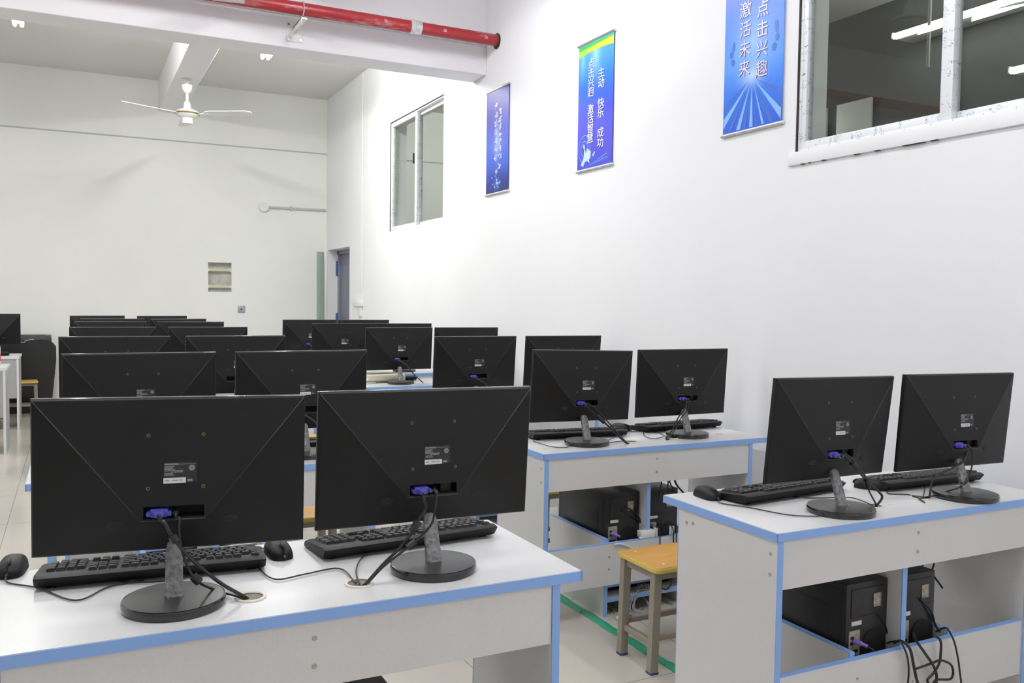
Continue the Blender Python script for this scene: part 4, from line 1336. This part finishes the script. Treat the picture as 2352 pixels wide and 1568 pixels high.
# ------------------------------------------------------------------ computer towers
def make_tower():
    t = thing('computer_tower', '', 'computer', (0, 0, .135), 0, 'black computer towers under the desks')
    w, d, hh = .168, .385, .362
    MB().box(0, w, 0, d, 0.004, hh, bev=.003).build('case', 'case', t)
    MB().box(-.002, .0005, .02, d - .03, .02, hh - .02, bev=.0008).box(-.005, -.001, .06, d - .08, .05, hh - .075, bev=.002).build('side_panel', 'case', t)
    MB().box(.004, w - .004, d, d + .022, .006, hh - .002, bev=.006).build('front_bezel', 'blk_gloss', t)
    p = MB().box(.018, .150, -.003, .001, .262, .345, bev=.001).build('power_supply', 'case', t)
    MB().box(.105, .135, -.006, -.002, .285, .325, bev=.001).build('mains_inlet', 'io', p)
    io = MB().box(.012, .056, -.0025, .0005, .085, .225, bev=.0006).build('port_plate', 'io', t)
    q = MB()
    for z, a, b in ((.205, .018, .030), (.188, .018, .030), (.165, .020, .048), (.148, .020, .048), (.126, .016, .05), (.105, .018, .034), (.098, .038, .05)):
        q.box(a, b, -.004, -.002, z - .004, z + .004)
    q.build('port', 'case_dark', io)
    f = MB()
    f.lathe([(.012, 0), (.044, 0), (.044, .002), (.012, .002)], seg=28, xf=Matrix.Translation((.112, -.0005, .175)) @ Matrix.Rotation(PI / 2, 4, 'X'))
    for k in range(6):
        f.box(-.0012, .0012, -.043, .043, 0, .002, xf=Matrix.Translation((.112, -.0005, .175)) @ Matrix.Rotation(PI / 2, 4, 'X') @ Matrix.Rotation(k * PI / 6, 4, 'Z'))
    f.build('fan_grille', 'case_dark', t)
    s = MB()
    for k in range(4):
        s.box(.02, .135, -.003, .0005, .018 + k * .017, .031 + k * .017, bev=.001)
    s.build('slot_cover', 'case', t)
    MB().box(.022, .062, -.0015, .0005, .239, .251).build('sticker', 'sticker', t)
    return t
tw0 = make_tower()
TW = [(1.975, 1.775, 'black computer tower under the front wall-side desk, before the divider'), (2.172, 1.768, 'black computer tower under the front wall-side desk, past the divider'),
      (1.975, 3.046, 'black computer tower under the second wall-side desk, before the divider'), (2.172, 3.040, 'black computer tower under the second wall-side desk, past the divider'),
      (.412, 1.715, 'black computer tower under the front aisle-side desk')]
TWO = []
for i, (x, y, lb) in enumerate(TW):
    if i == 0:
        o = tw0
        o.location = (x, y, .135)
        o['label'] = lb
    else:
        o = dup(tw0, (x, y, .135), 0, lb)
    TWO.append(o)
for i, lb in ((0, 'front'), (2, 'second')):
    b = TWO[i].location
    p = Vector((b.x + .030, b.y - .004, b.z + .195))
    t = thing('keyboard_plug', 'purple round plug in the tower under the %s wall-side desk' % lb, 'plug', p, 0, 'purple plugs in the towers')
    MB().tube([(0, 0, 0), (.006, -.014, -.001), (.018, -.034, -.006)], .0075, 12, radii=[.0085, .0075, .005]).build('plug_body', 'purple', t)
    MB().tube([(.018, -.034, -.006), (.032, -.046, -.02), (.042, -.044, -.07), (.040, -.03, -.15)], .0024, 7).build('cord', 'cord', t)

DROP_R = [[(2.356, 1.845, 0.505), (2.362, 1.845, 0.47)], [(2.384, 1.845, 0.502), (2.38, 1.845, 0.468)], [(2.437, 1.845, 0.503), (2.429, 1.845, 0.456)]]
DROP_M = [[(2.239, 3.022, 0.546), (2.223, 3.022, 0.463)], [(2.273, 3.022, 0.543), (2.268, 3.022, 0.487)], [(2.278, 3.022, 0.543), (2.317, 3.022, 0.477)], [(2.306, 3.022, 0.54), (2.359, 3.022, 0.473)]]
# cables hanging over the lower panel of the front wall-side desk, and inside it
for k, r, lb in (('Rc1', .0028, 'thin black cable hanging over the lower panel beside the divider'), ('Rc2', .0042, 'thick black cable hanging over the lower panel beside the divider'),
                 ('Rc3', .0042, 'thick black cable slanting down the lower panel past the divider'), ('Rc4', .0036, 'black cable tied in a loose loop on the lower panel'),
                 ('Rc5', .0030, 'thin black cable hanging down the lower panel past the loop'), ('Rc6', .0030, 'black cable curving behind the tower before the divider'),
                 ('Rc7', .0034, 'black cable curving behind the tower past the divider')):
    cable('hanging_cable', C[k], r, lb + (', front wall-side desk' if len(lb) < 60 else ''), 'cable', 'black cables under the front wall-side desk')
for i, pts in enumerate(DROP_R):
    cable('hanging_cable', [(pts[0][0], 1.848, .677)] + pts + [(pts[-1][0] - .01, 1.80, .42)], .0028, 'black cable dropping from the desk top past the divider, %s of three' % ('first', 'second', 'third')[i], 'cable', 'black cables under the front wall-side desk')
for i, pts in enumerate(DROP_M):
    cable('hanging_cable', [(pts[0][0], 3.03, .677)] + pts, .003 + .0014 * (i == 3), 'black cable dropping behind the second wall-side desk panel, %s of four' % ('first', 'second', 'third', 'thick fourth')[i], 'cable', 'black cables under the second wall-side desk')
for k, lb in (('Mbundle1', 'upper'), ('Mbundle2', 'crossing'), ('Mbundle3', 'looped')):
    cable('hanging_cable', C[k], .0036, 'black cable bunched behind the towers of the second wall-side desk, %s one' % lb, 'cable', 'black cables under the second wall-side desk')
cable('hanging_cable', C['Mhang'], .0042, 'black cable sagging below the lower panel above the blue-edged shelf', 'cable')
cable('loose_cable', C['Mwhite'], .0042, 'white cord looping over the lower panel of the second wall-side desk', 'cable', material='cord_white')
t = thing('power_strip', 'white power block on the lower panel edge of the second wall-side desk', 'power strip', (2.147, 2.998, .3115))
MB().box(-.036, .036, -.018, .018, 0, .030, bev=.004).build('body', 'white_plastic', t)
MB().box(-.044, -.03, -.02, -.008, .001, .008, bev=.002).build('cord_exit', 'white_plastic', t)
t = thing('power_adapter', 'black adapter between white plugs on the second wall-side desk panel', 'adapter', (2.229, 2.997, .3115))
MB().box(-.026, .026, -.015, .015, 0, .042, bev=.004).build('body', 'blk', t)
MB().cyl((0, 0, .042), (.01, 0, .055), .004, 8).build('strain_relief', 'cord', t)
for i, x in enumerate((2.194, 2.264, 2.279)):
    t = thing('mains_plug', 'white upright plug beside the black adapter, %s of three' % ('first', 'second', 'third')[i], 'plug', (x, 2.996, .3115), 0, 'white plugs beside the adapter')
    MB().box(-.006, .006, -.010, .010, 0, .036, bev=.003).build('body', 'cord_white', t)
    MB().tube([(0, 0, .034), (0, -.012, .042), (.004, -.024, .02), (.005, -.026, -.03)], .0025, 7).build('cord', 'cord', t)

t = thing('added_power_board', 'black power board added to darken the blue-edged shelf of the second wall-side desk', 'power board', (2.15, 3.12, .0755))  # black box added to fill the dark space over the shelf
MB().box(-.175, .175, -.045, .045, 0, .05, bev=.005).build('body', 'blk', t)
for k in range(5):
    MB().box(-.15 + k * .065, -.11 + k * .065, -.02, .02, .049, .0515, bev=.001).build('socket', 'blk_deep', t)
MB().box(.155, .168, -.01, .01, .049, .054, bev=.001).build('switch', 'red_label', t)
# clutter on the floor under the second wall-side desk
t = thing('cable_coil', 'bundle of grey cable hanging to the floor behind the orange stool', 'cable', (2.12, 3.0, 0))
for j in range(9):
    a = random.uniform(-.02, .02)
    MB().tube([(.04 + a, .04 - .01 * j % .03, .10), (.03 + a * 2, .03, .075), (-.03 + a, .0, .05 + .004 * j % 3), (-.06 + a * 1.5, -.02, .018), (-.02 + a, -.05 - .003 * j, .006), (.05 + a, -.02, .012 + .003 * (j % 4)), (.06 + a, .05, .05)], .0028, 6).build('strand', 'cord_grey', t)
du = MB()
rnd = random.Random(7)
for k in range(110):
    x, y, s = rnd.uniform(1.975, 2.30), rnd.uniform(2.995, 3.16), rnd.uniform(.002, .007)
    du.box(x - s, x + s, y - s * rnd.uniform(.4, 1), y + s, 0, s * .5, bev=s * .2, seg=1, xf=rotm('Z', rnd.uniform(0, 3), (x, y, 0)))
tag(du.build('dust_litter', 'dust'), 'grey dust and scraps under the second wall-side desk', 'dust', kind='stuff')
for i, (x, y, s) in enumerate(((1.985, 2.945, .016), (2.02, 2.915, .014), (2.36, 3.06, .012))):
    b = MB()
    b.lathe([(s * .3, 0), (s, s * .25), (s * .85, s * .8), (s * .3, s)], (x, y, 0), 7)
    tag(b.build('paper_scrap', 'paper'), 'crumpled white scrap on the floor %s' % ('beside the green tape by the blue leg edge', 'touching the green tape', 'under the shelf past the cable bundle')[i], 'scrap', 'white scraps on the floor')

# green tape
tp = MB()
ys = [1.72 + .08 * k for k in range(26)]
for i, (a, b) in enumerate(zip(ys, ys[1:])):
    za, zb_ = .003 + .004 * (i % 2), .003 + .004 * ((i + 1) % 2)
    wv = .003 * math.sin(i * 1.7)
    for x0, x1, e0, e1 in ((1.874, 1.885, 0, 1), (1.885, 1.908, 1, 1), (1.908, 1.920, 1, 0)):
        tp.face([(x0 + wv, a, .0008 + za * e0), (x1 + wv, a, .0008 + za * e1), (x1 + wv, b, .0008 + zb_ * e1), (x0 + wv, b, .0008 + zb_ * e0)])
tag(tp.build('floor_tape', 'green', weld=True, angle=60), 'green tape strip stuck along the floor between the wall-side desks', 'tape')

# ------------------------------------------------------------------ stools
def make_stool():
    t = thing('wooden_stool', '', 'stool', (0, 0, 0), 0, 'orange-topped stools')
    w, d, hz = .34, .255, .38
    b = MB()
    rr, n = .020, 5
    def outline(w, d, rr):
        o = []
        for cx, cy, a0 in ((w / 2 - rr, d / 2 - rr, 0), (-w / 2 + rr, d / 2 - rr, 90), (-w / 2 + rr, -d / 2 + rr, 180), (w / 2 - rr, -d / 2 + rr, 270)):
            for k in range(n + 1):
                a = R(a0 + 90 * k / n)
                o.append((cx + rr * math.cos(a), cy + rr * math.sin(a)))
        return o
    b.prism(outline(w - .006, d - .006, rr), hz - .016, hz)
    st = b.build('seat', 'seat', t)
    e = MB()
    rings = []
    for off, z in ((-.001, hz - .0195), (.003, hz - .017), (.0035, hz - .010), (.002, hz - .003), (-.0035, hz + .0004)):
        rings.append([e.bm.verts.new((x, y, z)) for x, y in outline(w - .006 + 2 * off, d - .006 + 2 * off, rr + off)])
    m_ = len(rings[0])
    for a, c in zip(rings, rings[1:]):
        for k in range(m_):
            e.bm.faces.new((a[k], a[(k + 1) % m_], c[(k + 1) % m_], c[k]))
    e.bm.faces.new(list(reversed(rings[0])))
    e.build('edge_band', 'seat_edge', st)
    for x in (-.11, .11):
        for y in (-.085, .085):
            MB().cyl((x, y, hz - .001), (x, y, hz + .0012), .006, 10).build('screw', 'white_metal', st)
    def leg(sx, sy):
        q = MB()
        tx, ty = sx * .146, sy * .094
        bx, by = sx * .156, sy * .094
        h = .0155
        lo = [q.bm.verts.new((bx + a * h, by + c * h, .006)) for a, c in ((-1, -1), (1, -1), (1, 1), (-1, 1))]
        hi = [q.bm.verts.new((tx + a * h, ty + c * h, hz - .02)) for a, c in ((-1, -1), (1, -1), (1, 1), (-1, 1))]
        for k in range(4):
            q.bm.faces.new((lo[k], lo[(k + 1) % 4], hi[(k + 1) % 4], hi[k]))
        q.bm.faces.new(list(reversed(lo)))
        q.bm.faces.new(hi)
        bmesh.ops.bevel(q.bm, geom=[x_ for x_ in q.bm.edges], offset=.002, segments=2, affect='EDGES')
        lg = q.build('leg', 'taupe', t)
        MB().box(bx - .0165, bx + .0165, by - .0165, by + .0165, 0, .008, bev=.002).build('rubber_foot', 'foot', lg)
    for sx in (-1, 1):
        for sy in (-1, 1):
            leg(sx, sy)
    for sx in (-1, 1):
        MB().box(sx * .152 - .010, sx * .152 + .010, -.09, .09, .095, .115, bev=.002).build('stretcher', 'taupe', t)
        MB().box(sx * .144 - .010, sx * .144 + .010, -.09, .09, .332, .362, bev=.002).build('apron', 'taupe', t)
    for sy in (-1, 1):
        MB().box(-.15, .15, sy * .094 - .009, sy * .094 + .009, .115, .135, bev=.002).build('stretcher', 'taupe', t)
        MB().box(-.144, .144, sy * .094 - .010, sy * .094 + .010, .332, .362, bev=.002).build('apron', 'taupe', t)
    return t
s0 = make_stool()
ST = [(1.956, 2.556, -9, 'orange-topped stool behind the front wall-side desk, beside the green tape'), (2.20, 3.80, 0, 'orange-topped stool behind the second wall-side desk'),
      (.83, 3.738, 0, 'orange-topped stool tucked under the second aisle-side desk'), (1.36, 5.72, 0, 'orange-topped stool in the gap beyond the third aisle-side desk'),
      (-.53, 10.58, 4, 'orange-topped stool across the aisle in front of the black panels')]
for i, (x, y, rz, lb) in enumerate(ST):
    if i == 0:
        s0.location = (x, y, 0)
        s0['label'] = lb
    else:
        dup(s0, (x, y, 0), R(rz), lb)

# ------------------------------------------------------------------ far left: black panels, bottle, keyboard
t = thing('vinyl_panel', 'wide black vinyl panel with a torn film rim leaning by the end wall', 'panel', (-.45, 10.85, 0))
ol = [(-.36, 0), (.205, 0), (.235, .30), (.262, .58), (.262, .725), (.225, .775), (.19, .80), (.02, .808), (-.03, .79), (-.36, .84)]
MB().prism(ol, 0, .06, xf=Matrix.Translation((0, .06, 0)) @ Matrix.Rotation(PI / 2, 4, 'X')).build('sheet', 'vinyl', t)
MB().tube([(-.1, -.002, .785), (-.05, -.004, .775), (-.03, -.003, .79), (.0, -.004, .80), (.03, -.003, .806), (.05, -.003, .80)], .004, 6).build('torn_rim', 'torn', t)
t = thing('vinyl_panel', 'black vinyl panel standing behind the wider one against the end wall', 'panel', (-.45, 10.96, 0))
MB().box(-.4, .215, 0, .06, 0, .855, bev=.01).build('sheet', 'vinyl', t)
MB().tube([(.15, -.003, .852), (.18, -.006, .846), (.2, -.004, .85), (.212, 0, .83)], .004, 6).build('torn_rim', 'torn', t)
t = thing('drink_bottle', 'clear bottle with a red label at the edge of the picture', 'bottle', (-.588, 8.42, DZ))
MB().lathe([(.028, 0), (.031, .004), (.031, .06), (.029, .07), (.031, .12), (.031, .15), (.022, .185), (.013, .2), (.013, .215)], seg=24).build('body', 'bottle', t)
MB().lathe([(.0315, .035), (.0318, .037), (.0318, .095), (.0315, .097)], seg=24, caps=False).build('bottle_label', 'red_label', t)
MB().lathe([(.015, .212), (.015, .228), (.002, .229)], seg=20).build('cap', 'white_plastic', t)
dup(kb0, (-.80, 9.78, DZ), 0, 'black keyboard on the farther plain white desk', skip=('cord',))

# cream roll on the fourth wall-side desk
t = thing('cloth_roll', 'cream rolled cloth lying on the fourth wall-side desk', 'cloth roll', (1.985, 5.985, DZ + .037))
b = MB()
sp_ = []
for k in range(40):
    a = k / 39 * 2 * PI * 2.2
    r_ = .012 + .026 * k / 39
    sp_.append((r_ * math.cos(a) * 1.15, r_ * math.sin(a) * .9))
for i, (x0, x1) in enumerate(((-.165, .16),)):
    A = [b.bm.verts.new((x0 - .03 * (p[1] < -.01), p[0], p[1])) for p in sp_]
    Bv = [b.bm.verts.new((x1 + .02 * p[0] / .03, p[0], p[1])) for p in sp_]
    for k in range(39):
        b.bm.faces.new((A[k], A[k + 1], Bv[k + 1], Bv[k]))
b.build('roll', 'foam', t, angle=50)
b = MB()
b.box(-.20, -.10, -.06, -.01, -.034, -.030, bev=.001).tube([(-.20, -.02, -.03), (-.205, -.05, -.012), (-.16, -.058, -.006)], .006, 8)
b.build('loose_flap', 'foam', t)
t.rotation_euler = (0, 0, R(8))
# small scraps on the desks
tag(MB().prism([(0, 0), (.035, .004), (.03, .022), (-.004, .018)], DZ, DZ + .0008, xf=Matrix.Translation((2.62, 3.12, 0))).build('paper_scrap', 'pink'), 'small pink scrap on the second wall-side desk near the wall', 'scrap')
tag(MB().prism([(0, 0), (.014, .002), (.012, .010), (-.002, .008)], DZ, DZ + .0012, xf=Matrix.Translation((2.187, 1.81, 0))).build('paper_scrap', 'sticker'), 'tiny pale scrap beside the grommet of the front wall-side desk', 'scrap')
